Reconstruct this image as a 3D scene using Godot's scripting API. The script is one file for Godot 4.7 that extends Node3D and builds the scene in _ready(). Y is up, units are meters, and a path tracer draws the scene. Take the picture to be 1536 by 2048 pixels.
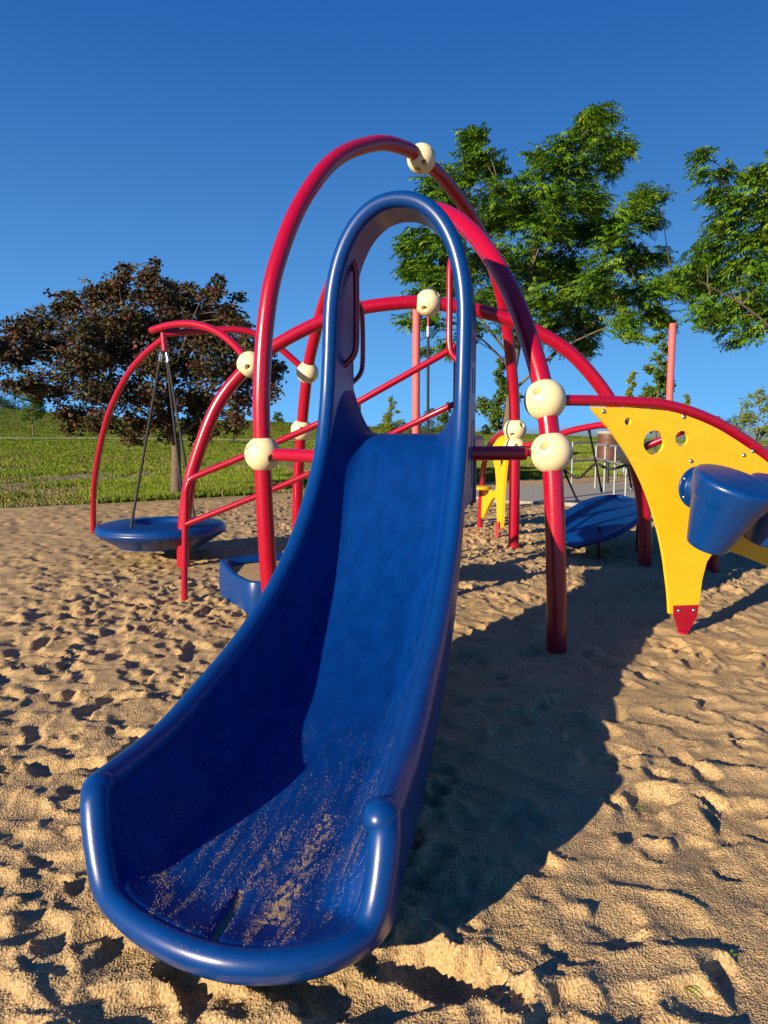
extends Node3D
# A playground slide in a sand pit, with red pipe arches, cream ball joints and a park behind.

var rng := RandomNumberGenerator.new()
var M := {}
var taken := {}

# ---------------------------------------------------------------- helpers
class Geo:
	var v := PackedVector3Array()
	var n := PackedVector3Array()
	var uv := PackedVector2Array()
	var c := PackedColorArray()
	var i := PackedInt32Array()
	func add(p: Vector3, nn: Vector3, u := Vector2.ZERO, col := Color.WHITE) -> int:
		v.append(p); n.append(nn); uv.append(u); c.append(col)
		return v.size() - 1
	func quad(a: int, b: int, d: int, e: int) -> void:
		i.append(a); i.append(b); i.append(d)
		i.append(a); i.append(d); i.append(e)
	# three corners turned so that the face looks along nn (front faces run clockwise)
	func face(a: int, b: int, d: int, nn: Vector3) -> void:
		if (v[d] - v[a]).cross(v[b] - v[a]).dot(nn) < 0.0:
			var t := b
			b = d; d = t
		i.append(a); i.append(b); i.append(d)
	# rows x cols of shared points, smooth normals from the faces; flip turns the sheet round
	func sheet(pts: Array, rows: int, cols: int, flip := false, uvs := []) -> void:
		var base := v.size()
		var nn := PackedVector3Array(); nn.resize(rows * cols)
		for r in rows - 1:
			for k in cols - 1:
				var a := r * cols + k
				var p0: Vector3 = pts[a]
				var p1: Vector3 = pts[a + 1]
				var p2: Vector3 = pts[a + cols]
				var p3: Vector3 = pts[a + cols + 1]
				var f := (p3 - p0).cross(p2 - p1)
				if flip: f = -f
				nn[a] += f; nn[a + 1] += f; nn[a + cols] += f; nn[a + cols + 1] += f
		for q in rows * cols:
			add(pts[q], nn[q].normalized(), uvs[q] if uvs.size() > 0 else Vector2.ZERO)
		for r in rows - 1:
			for k in cols - 1:
				var a := base + r * cols + k
				if flip: quad(a, a + 1, a + cols + 1, a + cols)
				else: quad(a, a + cols, a + cols + 1, a + 1)
	func tube(path: Array, rad, seg := 16, cap := true, closed := false) -> void:
		var m := path.size()
		var base := v.size()
		var t0: Vector3 = (path[1] - path[0]).normalized()
		var up := Vector3.UP if absf(t0.y) < 0.9 else Vector3.RIGHT
		var x := t0.cross(up).normalized()
		for k in m:
			var a: Vector3 = path[(k - 1 + m) % m] if closed else path[maxi(k - 1, 0)]
			var b: Vector3 = path[(k + 1) % m] if closed else path[mini(k + 1, m - 1)]
			var t := (b - a).normalized()
			x = (x - t * x.dot(t)).normalized()
			var y := t.cross(x)
			var r: float = rad[k] if rad is Array else rad
			for s in seg + 1:
				var an := TAU * s / seg
				var d := x * cos(an) + y * sin(an)
				add(path[k] + d * r, d, Vector2(float(s) / seg, k * 0.05))
		var rows := m
		for k in rows - 1:
			for s in seg:
				var a := base + k * (seg + 1) + s
				quad(a, a + seg + 1, a + seg + 2, a + 1)
		if closed:
			for s in seg:
				var a := base + (m - 1) * (seg + 1) + s
				quad(a, base + s, base + s + 1, a + 1)
		elif cap:
			for e in 2:
				var k := 0 if e == 0 else m - 1
				var t: Vector3 = (path[0] - path[1]).normalized() if e == 0 else (path[m - 1] - path[m - 2]).normalized()
				var cc := add(path[k], t)
				var ring := []
				for s in seg + 1:
					ring.append(add(v[base + k * (seg + 1) + s], t))
				for s in seg:
					if e == 0: i.append_array(PackedInt32Array([cc, ring[s], ring[s + 1]]))
					else: i.append_array(PackedInt32Array([cc, ring[s + 1], ring[s]]))
	# profile of (radius, height) turned round the y axis
	func lathe(prof: Array, seg := 32, at := Vector3.ZERO, bas := Basis.IDENTITY) -> void:
		var m := prof.size()
		var pts := []
		for k in m:
			for s in seg + 1:
				var an := TAU * s / seg
				pts.append(at + bas * Vector3(prof[k].x * cos(an), prof[k].y, prof[k].x * sin(an)))
		var b := v.size()
		sheet(pts, m, seg + 1, true)
		for k in m:
			var q: Vector3 = (n[b + k * (seg + 1)] + n[b + k * (seg + 1) + seg])
			if q.length() > 0.001:
				n[b + k * (seg + 1)] = q.normalized(); n[b + k * (seg + 1) + seg] = q.normalized()
	# box with its corners cut, centred on o with axes of b (half sizes h)
	func box(o: Vector3, h: Vector3, b := Basis.IDENTITY, bev := 0.006) -> void:
		var ax := [Vector3.RIGHT, Vector3.UP, Vector3.BACK]
		for a in 3:
			for sg in [-1.0, 1.0]:
				var nn: Vector3 = ax[a] * sg
				var u: Vector3 = ax[(a + 1) % 3]
				var w: Vector3 = ax[(a + 2) % 3] * sg
				var hu: float = h[(a + 1) % 3] - bev
				var hw: float = h[(a + 2) % 3] - bev
				var cc: Vector3 = nn * h[a]
				var q := []
				for k in [[-1, -1], [-1, 1], [1, 1], [1, -1]]:
					q.append(add(o + b * (cc + u * hu * k[0] + w * hw * k[1]), b * nn))
				quad(q[0], q[1], q[2], q[3])
		for a in 3:
			for s1 in [-1.0, 1.0]:
				for s2 in [-1.0, 1.0]:
					var u: Vector3 = ax[(a + 1) % 3] * s1
					var w: Vector3 = ax[(a + 2) % 3] * s2
					var l: Vector3 = ax[a] * (h[a] - bev)
					var p1 := u * h[(a + 1) % 3] + w * (h[(a + 2) % 3] - bev)
					var p2 := u * (h[(a + 1) % 3] - bev) + w * h[(a + 2) % 3]
					var nn := b * (u + w).normalized()
					var q := [add(o + b * (p1 - l), nn), add(o + b * (p1 + l), nn), add(o + b * (p2 + l), nn), add(o + b * (p2 - l), nn)]
					if s1 * s2 > 0: quad(q[0], q[1], q[2], q[3])
					else: quad(q[3], q[2], q[1], q[0])
	func mesh() -> ArrayMesh:
		var a := []
		a.resize(Mesh.ARRAY_MAX)
		a[Mesh.ARRAY_VERTEX] = v; a[Mesh.ARRAY_NORMAL] = n; a[Mesh.ARRAY_TEX_UV] = uv; a[Mesh.ARRAY_COLOR] = c; a[Mesh.ARRAY_INDEX] = i
		var m := ArrayMesh.new()
		m.add_surface_from_arrays(Mesh.PRIMITIVE_TRIANGLES, a)
		return m

func numbered(called: String) -> String:
	if not taken.has(called):
		taken[called] = 0
		return called
	taken[called] += 1
	return "%s_%03d" % [called, taken[called]]

func thing(called: String, label: String, category: String, at := Vector3.ZERO, turn := 0.0, group := "") -> Node3D:
	var o := Node3D.new()
	o.name = numbered(called)
	add_child(o)
	o.position = at; o.rotation.y = turn
	o.set_meta("label", label); o.set_meta("category", category)
	if group != "": o.set_meta("group", group)
	return o

func part(called: String, m, mat, parent: Node3D, at := Vector3.ZERO, label := "") -> MeshInstance3D:
	var o := MeshInstance3D.new()
	o.name = called
	o.mesh = m.mesh() if m is Geo else m
	o.material_override = mat
	o.position = at
	parent.add_child(o, true)
	if label != "": o.set_meta("label", label)
	return o

func setting(called: String, m, mat) -> MeshInstance3D:
	var o := MeshInstance3D.new()
	o.name = numbered(called)
	o.mesh = m.mesh() if m is Geo else m
	o.material_override = mat
	add_child(o)
	o.set_meta("kind", "structure")
	return o

func v3(a: Array) -> Vector3:
	return Vector3(a[0], a[1], a[2])

# a smooth curve through points
func smooth(pts: Array, per := 8) -> Array:
	var out := []
	var m := pts.size()
	for k in m - 1:
		var a: Vector3 = pts[maxi(k - 1, 0)]
		var b: Vector3 = pts[k]
		var d: Vector3 = pts[k + 1]
		var e: Vector3 = pts[mini(k + 2, m - 1)]
		for q in per:
			out.append(b.cubic_interpolate(d, a, e, float(q) / per))
	out.append(pts[m - 1])
	return out

func v3s(a: Array) -> Array:
	var o := []
	for p in a: o.append(v3(p))
	return o

# piecewise smooth lookup in a table of [x, y]
func table(t: Array, x: float) -> float:
	var m := t.size()
	if x <= t[0][0]: return t[0][1]
	if x >= t[m - 1][0]: return t[m - 1][1]
	var k := 0
	while t[k + 1][0] < x: k += 1
	var h: float = t[k + 1][0] - t[k][0]
	var u: float = (x - t[k][0]) / h
	var sl: float = (t[k + 1][1] - t[k][1]) / h
	var s0: float = sl if k == 0 else (t[k + 1][1] - t[k - 1][1]) / (t[k + 1][0] - t[k - 1][0])
	var s1: float = sl if k == m - 2 else (t[k + 2][1] - t[k][1]) / (t[k + 2][0] - t[k][0])
	var u2 := u * u
	var u3 := u2 * u
	return (2 * u3 - 3 * u2 + 1) * t[k][1] + (u3 - 2 * u2 + u) * h * s0 + (-2 * u3 + 3 * u2) * t[k + 1][1] + (u3 - u2) * h * s1

func lin(r: float, g: float, b: float) -> Color:
	return Color(r, g, b).linear_to_srgb()

func paint(r: float, g: float, b: float, rough: float, extra := {}) -> StandardMaterial3D:
	var m := StandardMaterial3D.new()
	m.albedo_color = lin(r, g, b)
	m.roughness = rough
	for k in extra: m.set(k, extra[k])
	return m

func image_of(w: int, h: int, f: Callable) -> Image:
	var d := PackedByteArray(); d.resize(w * h * 3)
	for y in h:
		for x in w:
			var c: Color = f.call(x, y)
			var k := (y * w + x) * 3
			d[k] = clampi(int(c.r * 255.0), 0, 255); d[k + 1] = clampi(int(c.g * 255.0), 0, 255); d[k + 2] = clampi(int(c.b * 255.0), 0, 255)
	return Image.create_from_data(w, h, false, Image.FORMAT_RGB8, d)

func tex(im: Image) -> ImageTexture:
	im.generate_mipmaps()
	return ImageTexture.create_from_image(im)

func noise(freq: float, seed_: int, oct := 3, kind := FastNoiseLite.TYPE_SIMPLEX_SMOOTH) -> FastNoiseLite:
	var f := FastNoiseLite.new()
	f.noise_type = kind; f.frequency = freq; f.seed = seed_
	f.fractal_type = FastNoiseLite.FRACTAL_FBM if oct > 1 else FastNoiseLite.FRACTAL_NONE
	f.fractal_octaves = oct
	return f

# ---------------------------------------------------------------- materials
func bump(freq: float, seed_: int, strength: float, size := 512, oct := 3) -> ImageTexture:
	var f := noise(freq, seed_, oct)
	var im := f.get_seamless_image(size, size)
	im.bump_map_to_normal_map(strength)
	return tex(im)

func mottle(dark: Color, light: Color, freq: float, seed_: int, oct := 4, size := 512) -> ImageTexture:
	var im := noise(freq, seed_, oct).get_seamless_image(size, size)
	return tex(image_of(size, size, func(x, y): return dark.lerp(light, im.get_pixel(x, y).r)))

func make_materials() -> void:
	var fine := bump(0.08, 5, 1.2)
	M.red = paint(1, 1, 1, 0.26, {"uv1_triplanar": true, "uv1_scale": Vector3(2.5, 2.5, 2.5), "albedo_texture": mottle(lin(0.27, 0.0006, 0.016), lin(0.37, 0.0015, 0.024), 0.02, 26, 5), "metallic_specular": 0.5, "clearcoat_enabled": true, "clearcoat": 0.35, "clearcoat_roughness": 0.2})
	M.red_scuffed = paint(0.52, 0.03, 0.05, 0.5)
	M.pink = paint(0.62, 0.10, 0.10, 0.6)
	M.cream = paint(0.70, 0.60, 0.36, 0.38, {"normal_enabled": true, "normal_texture": fine, "normal_scale": 0.12, "uv1_triplanar": true, "uv1_scale": Vector3(3, 3, 3)})
	M.cream_seam = paint(0.45, 0.38, 0.22, 0.7)
	var orange_peel := bump(0.05, 8, 1.0)
	M.blue = paint(1, 1, 1, 0.33, {"normal_enabled": true, "normal_texture": orange_peel, "normal_scale": 0.10, "uv1_triplanar": true, "uv1_scale": Vector3(2.2, 2.2, 2.2), "albedo_texture": mottle(lin(0.0004, 0.030, 0.155), lin(0.0010, 0.043, 0.205), 0.012, 21)})
	M.blue_dark = paint(0.002, 0.016, 0.10, 0.45)
	M.yellow = paint(1, 1, 1, 0.42, {"uv1_triplanar": true, "uv1_scale": Vector3(1.3, 1.3, 1.3), "albedo_texture": mottle(lin(0.72, 0.415, 0.008), lin(0.78, 0.46, 0.012), 0.01, 22), "normal_enabled": true, "normal_texture": orange_peel, "normal_scale": 0.08})
	M.steel = paint(0.62, 0.62, 0.62, 0.28, {"metallic": 1.0})
	M.galvanised = paint(0.30, 0.33, 0.34, 0.5, {"metallic": 0.5})
	M.rope = paint(0.015, 0.015, 0.017, 0.75, {"normal_enabled": true, "normal_texture": bump(0.05, 9, 4.0), "uv1_triplanar": true, "uv1_scale": Vector3(14, 14, 14)})
	M.black = paint(0.012, 0.012, 0.013, 0.55)
	M.barrel = paint(0.09, 0.035, 0.022, 0.6)
	M.concrete = paint(1, 1, 1, 0.9, {"uv1_triplanar": true, "uv1_world_triplanar": true, "uv1_scale": Vector3(0.7, 0.7, 0.7), "albedo_texture": mottle(lin(0.22, 0.205, 0.175), lin(0.36, 0.335, 0.285), 0.03, 23, 5)})
	M.kerb = paint(1, 1, 1, 0.95, {"uv1_triplanar": true, "uv1_world_triplanar": true, "uv1_scale": Vector3(0.7, 0.7, 0.7), "albedo_texture": mottle(lin(0.22, 0.17, 0.105), lin(0.36, 0.28, 0.17), 0.03, 27, 5)})
	M.path = paint(1, 1, 1, 0.9, {"uv1_triplanar": true, "uv1_world_triplanar": true, "uv1_scale": Vector3(0.5, 0.5, 0.5), "albedo_texture": mottle(lin(0.42, 0.39, 0.32), lin(0.55, 0.51, 0.42), 0.03, 24, 4)})
	M.bark = paint(1, 1, 1, 0.9, {"uv1_triplanar": true, "uv1_scale": Vector3(3, 0.8, 3), "albedo_texture": mottle(lin(0.05, 0.038, 0.028), lin(0.22, 0.17, 0.125), 0.04, 25, 5), "normal_enabled": true, "normal_texture": bump(0.05, 10, 6.0), "normal_scale": 1.0})
	# leaves: vertex colours carry each leaf's own green
	M.leaf = paint(1, 1, 1, 0.65, {"metallic_specular": 0.25, "vertex_color_use_as_albedo": true, "backlight_enabled": true, "backlight": Color(0.14, 0.22, 0.02), "cull_mode": BaseMaterial3D.CULL_DISABLED})
	M.leaf_dark = paint(1, 1, 1, 0.6, {"metallic_specular": 0.3, "vertex_color_use_as_albedo": true, "backlight_enabled": true, "backlight": Color(0.05, 0.03, 0.015), "cull_mode": BaseMaterial3D.CULL_DISABLED})
	M.grass = paint(1, 1, 1, 0.8, {"metallic_specular": 0.2, "vertex_color_use_as_albedo": true, "backlight_enabled": true, "backlight": Color(0.12, 0.16, 0.02), "cull_mode": BaseMaterial3D.CULL_DISABLED})
	M.grain = paint(1, 1, 1, 0.8, {"vertex_color_use_as_albedo": true})
	# turf: the soil, straw and grass between the blades
	var t1 := noise(0.02, 31, 5).get_seamless_image(1024, 1024)
	M.turf = paint(1, 1, 1, 0.95, {"vertex_color_use_as_albedo": true, "uv1_triplanar": true, "uv1_world_triplanar": true, "uv1_scale": Vector3(0.22, 0.22, 0.22), "albedo_texture": tex(image_of(1024, 1024, func(x, y):
		var q := clampf((t1.get_pixel(x, y).r - 0.5) * 1.6 + 0.86 + rng.randf_range(-0.16, 0.16), 0.3, 1.0)
		return Color(q, q, q)))})
	# sand: single grains of tan, brown, orange and white, two millimetres apart
	var t2 := noise(0.012, 32, 4).get_seamless_image(1024, 1024)
	var pal := [Color(0.44, 0.312, 0.150), Color(0.38, 0.258, 0.117), Color(0.52, 0.38, 0.195), Color(0.30, 0.195, 0.085), Color(0.42, 0.295, 0.138), Color(0.47, 0.338, 0.165)]
	M.sand = paint(1, 1, 1, 0.92, {"vertex_color_use_as_albedo": true, "uv1_triplanar": true, "uv1_world_triplanar": true, "uv1_scale": Vector3(0.36, 0.36, 0.36), "normal_enabled": true, "normal_scale": 1.0, "normal_texture": grains(), "albedo_texture": tex(image_of(1024, 1024, func(x, y):
		var c: Color = pal[rng.randi() % 6]
		var r := rng.randf()
		if r < 0.08: c = Color(0.12, 0.06, 0.03)
		elif r < 0.13: c = Color(0.62, 0.48, 0.32)
		elif r < 0.18: c = Color(0.42, 0.17, 0.05)
		return (c * (0.86 + 0.28 * t2.get_pixel(x, y).r)).linear_to_srgb()))})
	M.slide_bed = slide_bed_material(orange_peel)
	var gm := Geo.new()
	for f in [[Vector3.RIGHT, Vector3.UP, Vector3.BACK], [Vector3.RIGHT, Vector3.BACK, Vector3.DOWN], [Vector3.LEFT, Vector3.BACK, Vector3.UP], [Vector3.LEFT, Vector3.DOWN, Vector3.BACK], [Vector3.RIGHT, Vector3.FORWARD, Vector3.UP], [Vector3.RIGHT, Vector3.DOWN, Vector3.FORWARD], [Vector3.LEFT, Vector3.UP, Vector3.FORWARD], [Vector3.LEFT, Vector3.FORWARD, Vector3.DOWN]]:
		var nn: Vector3 = (f[0] + f[1] + f[2]).normalized()
		var q0 := gm.add(f[0], nn)
		var q1 := gm.add(f[1], nn)
		var q2 := gm.add(f[2], nn)
		gm.face(q0, q1, q2, nn)
	M.grain_mesh = gm.mesh()

func grains() -> ImageTexture:
	var r := RandomNumberGenerator.new(); r.seed = 41
	var a := image_of(1024, 1024, func(_x, _y):
		var q := r.randf() * r.randf()
		return Color(q, q, q))
	a.convert(Image.FORMAT_RGBA8)
	a.bump_map_to_normal_map(2.6)
	return tex(a)

# fine dust and sand specks that stick to the low end of the run
func dust_at(x: int, y: int, f: FastNoiseLite) -> float:
	var s := y / 2048.0 * 3.1 - 0.3
	if s > 1.25: return 0.0
	var p := 0.05 * smoothstep(1.25, 0.2, s) * clampf(0.6 + f.get_noise_2d(x * 1.6 + 400.0, y * 0.35) * 2.6, 0.0, 2.0)
	return rng.randf_range(0.15, 0.7) if rng.randf() < p else 0.0

# scuffed blue plastic: scratches along the run, rubbed dust
func slide_bed_material(peel) -> StandardMaterial3D:
	var w := 1024
	var h := 2048
	var sp := noise(0.02, 52, 4)
	var im := image_of(w, h, func(x, y):
		var cloud := sp.get_noise_2d(x * 0.5, y * 0.5)
		var base := Color(0.0002, 0.023, 0.145).lerp(Color(0.0005, 0.031, 0.185), clampf(0.5 + cloud * 0.9, 0, 1))
		return base.lerp(Color(0.30, 0.27, 0.22), dust_at(x, y, sp)).linear_to_srgb())
	# long fine scratches
	var r2 := RandomNumberGenerator.new(); r2.seed = 77
	for k in 760:
		var x := r2.randf_range(20, w - 20)
		var y := r2.randf_range(10, h - 200)
		var l := r2.randi_range(8, 70)
		var sl := r2.randf_range(-0.5, 0.5)
		var a := r2.randf_range(0.05, 0.30)
		if k < 330:      # scuffs rubbed into the foot of the right wall and the edge of the sill
			x = w * (0.5 + r2.randfn(0.27, 0.035))
			y = h * (0.3 + r2.randfn(0.80, 0.32)) / 3.1
			a = r2.randf_range(0.15, 0.5)
			l = r2.randi_range(4, 34)
			sl = r2.randf_range(-0.25, 0.1)
		for q in l:
			var px := clampi(int(x + sl * q), 0, w - 1)
			var py := clampi(int(y) + q, 0, h - 1)
			im.set_pixel(px, py, im.get_pixel(px, py).lerp(Color(0.60, 0.68, 0.82), a * r2.randf()))
	for k in 2:          # two pale lines down the right side: scratch and painted seam highlight
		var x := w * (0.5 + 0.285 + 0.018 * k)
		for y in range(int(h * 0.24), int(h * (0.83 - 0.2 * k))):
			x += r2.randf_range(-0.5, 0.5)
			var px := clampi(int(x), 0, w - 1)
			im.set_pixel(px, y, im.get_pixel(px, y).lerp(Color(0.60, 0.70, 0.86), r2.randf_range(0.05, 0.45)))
	var m := StandardMaterial3D.new()
	m.albedo_texture = tex(im)
	m.roughness = 0.42
	m.metallic_specular = 0.25
	m.normal_enabled = true; m.normal_texture = peel; m.normal_scale = 0.08
	return m

# ---------------------------------------------------------------- the slide
const RIM := [[0.05, 0.325], [0.3, 0.318], [0.48, 0.322], [0.72, 0.362], [1.06, 0.432], [1.39, 0.545], [1.7, 0.705], [1.96, 0.913], [2.155, 1.153], [2.255, 1.412], [2.31, 1.68], [2.33, 1.8]]
const RIMS := [[0.913, 1.96], [1.153, 2.155], [1.412, 2.255], [1.68, 2.31], [2.0, 2.345], [2.46, 2.385]]
const BED := [[-0.3, 0.134], [-0.1, 0.128], [0.2, 0.126], [0.45, 0.132], [0.72, 0.163], [1.06, 0.235], [1.39, 0.35], [1.7, 0.512], [1.96, 0.718], [2.155, 0.93], [2.28, 1.085], [2.38, 1.18], [2.46, 1.222], [2.56, 1.235], [2.9, 1.235]]
const KNOB := 0.13
const LIP := 0.28
const SKEW := 0.36
const SQ := 1.8

func half(s: float) -> float:
	return 0.384 - 0.010 * s

func rim_path() -> Array:
	# [x, y, z] down the left side, round the lip and up the right side, then over the hood (closed)
	var right := []
	var s := KNOB + 0.02
	while s < 2.305:
		right.append(Vector3(half(s), table(RIM, s), -s))
		s += 0.035 if s < 2.0 else 0.012
	var arch := []
	for k in 49:
		var a := PI * k / 48.0
		var p := hood_point(a, 0.0)
		arch.append(Vector3(p.x, p.y, -table(RIMS, p.y)))
	var out := []
	var lip := []
	for k in range(1, 40):
		lip.append(lip_point(PI * k / 40.0))
	out.append_array(lip)                       # right knob -> front -> left knob
	for p in right: out.append(Vector3(-p.x, p.y, p.z))
	for k in range(48, -1, -1): out.append(arch[k])
	for k in range(right.size() - 1, -1, -1): out.append(right[k])
	return out

func lip_point(a: float) -> Vector3:
	var w := half(KNOB)
	var c := cos(a)
	var sn := sin(a)
	var t := w * signf(c) * pow(absf(c), 2.0 / SQ)
	var ds := LIP * pow(absf(sn), 2.0 / SQ)
	return Vector3(t + SKEW * ds, lerpf(0.323, 0.129, smoothstep(0.03, 0.58, sn)), -(KNOB - ds))

# the hood's section: a in 0..PI from the right springing over the top; off pushes outwards
func hood_point(a: float, off: float) -> Vector2:
	var w := half(2.33) + off
	var hgt := 0.66 + off
	var c := cos(a)
	var sn := sin(a)
	return Vector2(w * signf(c) * pow(absf(c), 2.0 / 2.2), 1.80 + hgt * pow(absf(sn), 2.0 / 2.2))

func bed_y(s: float, t: float, outline: Array) -> float:
	var b := table(BED, s)
	var d := half(s) - absf(t)
	var ry := table(RIM, s)
	if s < 0.5:
		d = 9.0
		for p in outline:
			var q: float = Vector2(p.x - t, -p.z - s).length()
			if q < d:
				d = q; ry = p.y
	var g := clampf((0.17 - d) / (0.17 - 0.03), 0.0, 1.0)
	var low := smoothstep(0.22, 0.10, ry - b)        # the front lip: the floor swells up into the rim
	var y := b + minf(ry - b + 0.025 * low, 0.26) * pow(g, lerpf(1.9, 1.5, low))
	# the moulded drain groove
	var gs := clampf(minf(s + 0.135, 0.095 - s) / 0.02, 0.0, 1.0)
	var gt := absf(t - (0.054 - (s + 0.135) * 0.10))
	if gs > 0.0 and gt < 0.016: y -= 0.010 * gs * smoothstep(0.016, 0.007, gt)
	return y

func build_slide() -> Node3D:
	var o := thing("slide", "big blue moulded plastic slide with arched hood and flared scoop exit", "slide", Vector3(-0.40, 0, -1.56), deg_to_rad(-11.5))
	var path := rim_path()
	var outline := []
	for p in path:
		if -p.z < 0.9 and p.y < 0.5: outline.append(p)
	# inside of the trough
	var cols := 141
	var ss := []
	var k := 0
	for q in 26:
		ss.append(KNOB - LIP * sin(PI * 0.5 * (1.0 - q / 26.0) ) + 0.004)
	var s := KNOB + 0.004
	while s < 2.72:
		ss.append(s); s += 0.013
	var pts := []
	var uvs := []
	for sv in ss:
		var hw := half(sv)
		var mid := 0.0
		if sv < KNOB:
			var r := clampf((KNOB - sv) / LIP, 0.0, 1.0)
			hw = half(KNOB) * pow(maxf(1.0 - pow(r, SQ), 0.0), 1.0 / SQ)
			mid = SKEW * (KNOB - sv)
		for c in cols:
			var u := -1.0 + 2.0 * c / (cols - 1)
			u = sin(u * PI * 0.5) * 0.45 + u * 0.55
			var t := mid + u * (hw - 0.012)
			pts.append(Vector3(t, bed_y(sv, t, outline), -sv))
			uvs.append(Vector2((t + 0.5) * 1.0, (sv + 0.3) / 3.1))
	var g := Geo.new()
	g.sheet(pts, ss.size(), cols, true, uvs)
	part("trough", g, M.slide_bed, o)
	# rolled rim all the way round
	var rad := []
	for p in path:
		var sv: float = -p.z
		rad.append(0.040 - 0.010 * smoothstep(0.0, 0.2, KNOB - sv) + 0.004 * smoothstep(1.6, 2.3, p.y))
	g = Geo.new()
	g.tube(path, rad, 24, false, true)
	part("rim", g, M.blue, o)
	# the two round bosses where the side rails end and the lip begins
	for sg in [-1.0, 1.0]:
		g = Geo.new()
		var prof := []
		for q in 17:
			var a := -PI * 0.5 + PI * q / 16.0
			prof.append(Vector2((0.042 if sg < 0 else 0.047) * cos(a), (0.042 if sg < 0 else 0.047) * sin(a)))
		g.lathe(prof, 28, Vector3.ZERO, Basis(Vector3(1, 0, 0), 0.5).scaled(Vector3(1.0, 0.9, 1.15)))
		part("boss", g, M.blue, o, Vector3(sg * half(KNOB) * 0.985, 0.326 if sg < 0 else 0.332, -KNOB))
	# outer skin under the rim, from the left hood post round the lip to the right one
	var run := []
	var lo := 0
	for q in range(path.size()):
		var p: Vector3 = path[q]
		if p.y < 1.5 and -p.z < 2.3: run.append(p)
	# the path starts at the right knob: put the right side first
	var start := 0
	for q in range(run.size() - 1):
		if run[q].distance_to(run[q + 1]) > 0.3: start = q + 1
	var ordered := []
	for q in run.size(): ordered.append(run[(start + q) % run.size()])
	var rows := 15
	pts = []
	for q in ordered.size():
		var p: Vector3 = ordered[q]
		var a: Vector3 = ordered[maxi(q - 1, 0)]
		var b: Vector3 = ordered[mini(q + 1, ordered.size() - 1)]
		var tg := Vector3(b.x - a.x, 0, b.z - a.z).normalized()
		var out := Vector3(-tg.z, 0, tg.x)
		if out.dot(Vector3(p.x, 0, p.z + 0.6 if -p.z < KNOB else 0.0)) < 0: out = -out
		var sv: float = -p.z
		var bot := table(BED, sv) - 0.06 - 0.05 * smoothstep(0.5, 2.0, sv)
		if sv < KNOB: bot = lerpf(bot, 0.066, clampf((KNOB - sv) / 0.25, 0, 1))
		var drop := p.y - bot
		var rr := 0.037 - 0.010 * smoothstep(0.0, 0.2, KNOB - sv)
		for r in rows:
			var f := float(r) / (rows - 1)
			var off: float
			var y: float
			if f < 0.72:
				var e := f / 0.72
				off = rr - 0.010 * e * e
				y = p.y - (drop - 0.03) * e
			else:
				var e := (f - 0.72) / 0.28
				off = rr - 0.010 - 0.10 * (1.0 - cos(e * PI * 0.5))
				y = bot + 0.03 - 0.03 * sin(e * PI * 0.5)
			pts.append(Vector3(p.x + out.x * off, y, p.z + out.z * off))
	g = Geo.new()
	g.sheet(pts, ordered.size(), rows, true)
	part("outer_skin", g, M.blue, o)
	# underside of the trough
	pts = []
	var us := []
	s = -0.02
	while s < 2.75:
		us.append(s); s += 0.05
	for sv in us:
		var bot := table(BED, sv) - 0.058 - 0.05 * smoothstep(0.5, 2.0, sv)
		for sg in [-1.0, -0.6, 0.0, 0.6, 1.0]:
			var hw := half(sv) - 0.03
			if sv < KNOB: hw *= pow(maxf(1.0 - pow((KNOB - sv) / LIP, SQ), 0.02), 1.0 / SQ) * 0.80
			pts.append(Vector3(sg * hw + (SKEW * (KNOB - sv) if sv < KNOB else 0.0), bot + 0.004, -sv))
	g = Geo.new()
	g.sheet(pts, us.size(), 5)
	part("underside", g, M.blue, o)
	# hood: inner and outer shells with a rounded back edge
	for shell in 2:
		var off := -0.036 if shell == 0 else 0.034
		var sec := []
		for q in 16: sec.append(Vector2(half(2.33) + off, 0.86 + (1.80 - 0.86) * q / 16.0))
		for q in 49: sec.append(hood_point(PI * q / 48.0, off))
		for q in range(15, -1, -1): sec.append(Vector2(-half(2.33) - off, 0.86 + (1.80 - 0.86) * q / 16.0))
		pts = []
		for p in sec:
			var s0 := table(RIMS, p.y - (off if p.y > 1.8 else 0.0))
			if p.y < 0.913: s0 = 1.92
			var s1 := hood_back(p.y)
			for e in 9:
				pts.append(Vector3(p.x, p.y, -lerpf(s0, s1, e / 8.0)))
		g = Geo.new()
		g.sheet(pts, sec.size(), 9, shell == 0)
		part("hood_lining" if shell == 0 else "hood_shell", g, M.blue, o)
	var back := []
	for q in 16: back.append(Vector3(half(2.33), 0.86 + (1.80 - 0.86) * q / 16.0, 0))
	for q in 49:
		var p := hood_point(PI * q / 48.0, 0.0)
		back.append(Vector3(p.x, p.y, 0))
	for q in range(15, -1, -1): back.append(Vector3(-half(2.33), 0.86 + (1.80 - 0.86) * q / 16.0, 0))
	for q in back.size(): back[q].z = -hood_back(back[q].y)
	g = Geo.new()
	g.tube(back, 0.035, 12)
	part("hood_back_edge", g, M.blue, o)
	# raised frames moulded into the right outer wall
	for fr in [[1.86, 0.13], [1.69, 0.13], [1.52, 0.13], [1.25, 0.36]]:
		var x := half(2.33) + 0.0345
		var f0 := 2.47
		var f1 := 2.62
		var y0: float = fr[0] - 0.06 if fr[1] < 0.2 else 0.95
		var y1: float = y0 + fr[1]
		g = Geo.new()
		var loop := []
		for c in [[f0 + 0.02, y0], [f1 - 0.02, y0], [f1, y0 + 0.02], [f1, y1 - 0.02], [f1 - 0.02, y1], [f0 + 0.02, y1], [f0, y1 - 0.02], [f0, y0 + 0.02]]:
			loop.append(Vector3(x, c[1], -c[0]))
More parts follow.
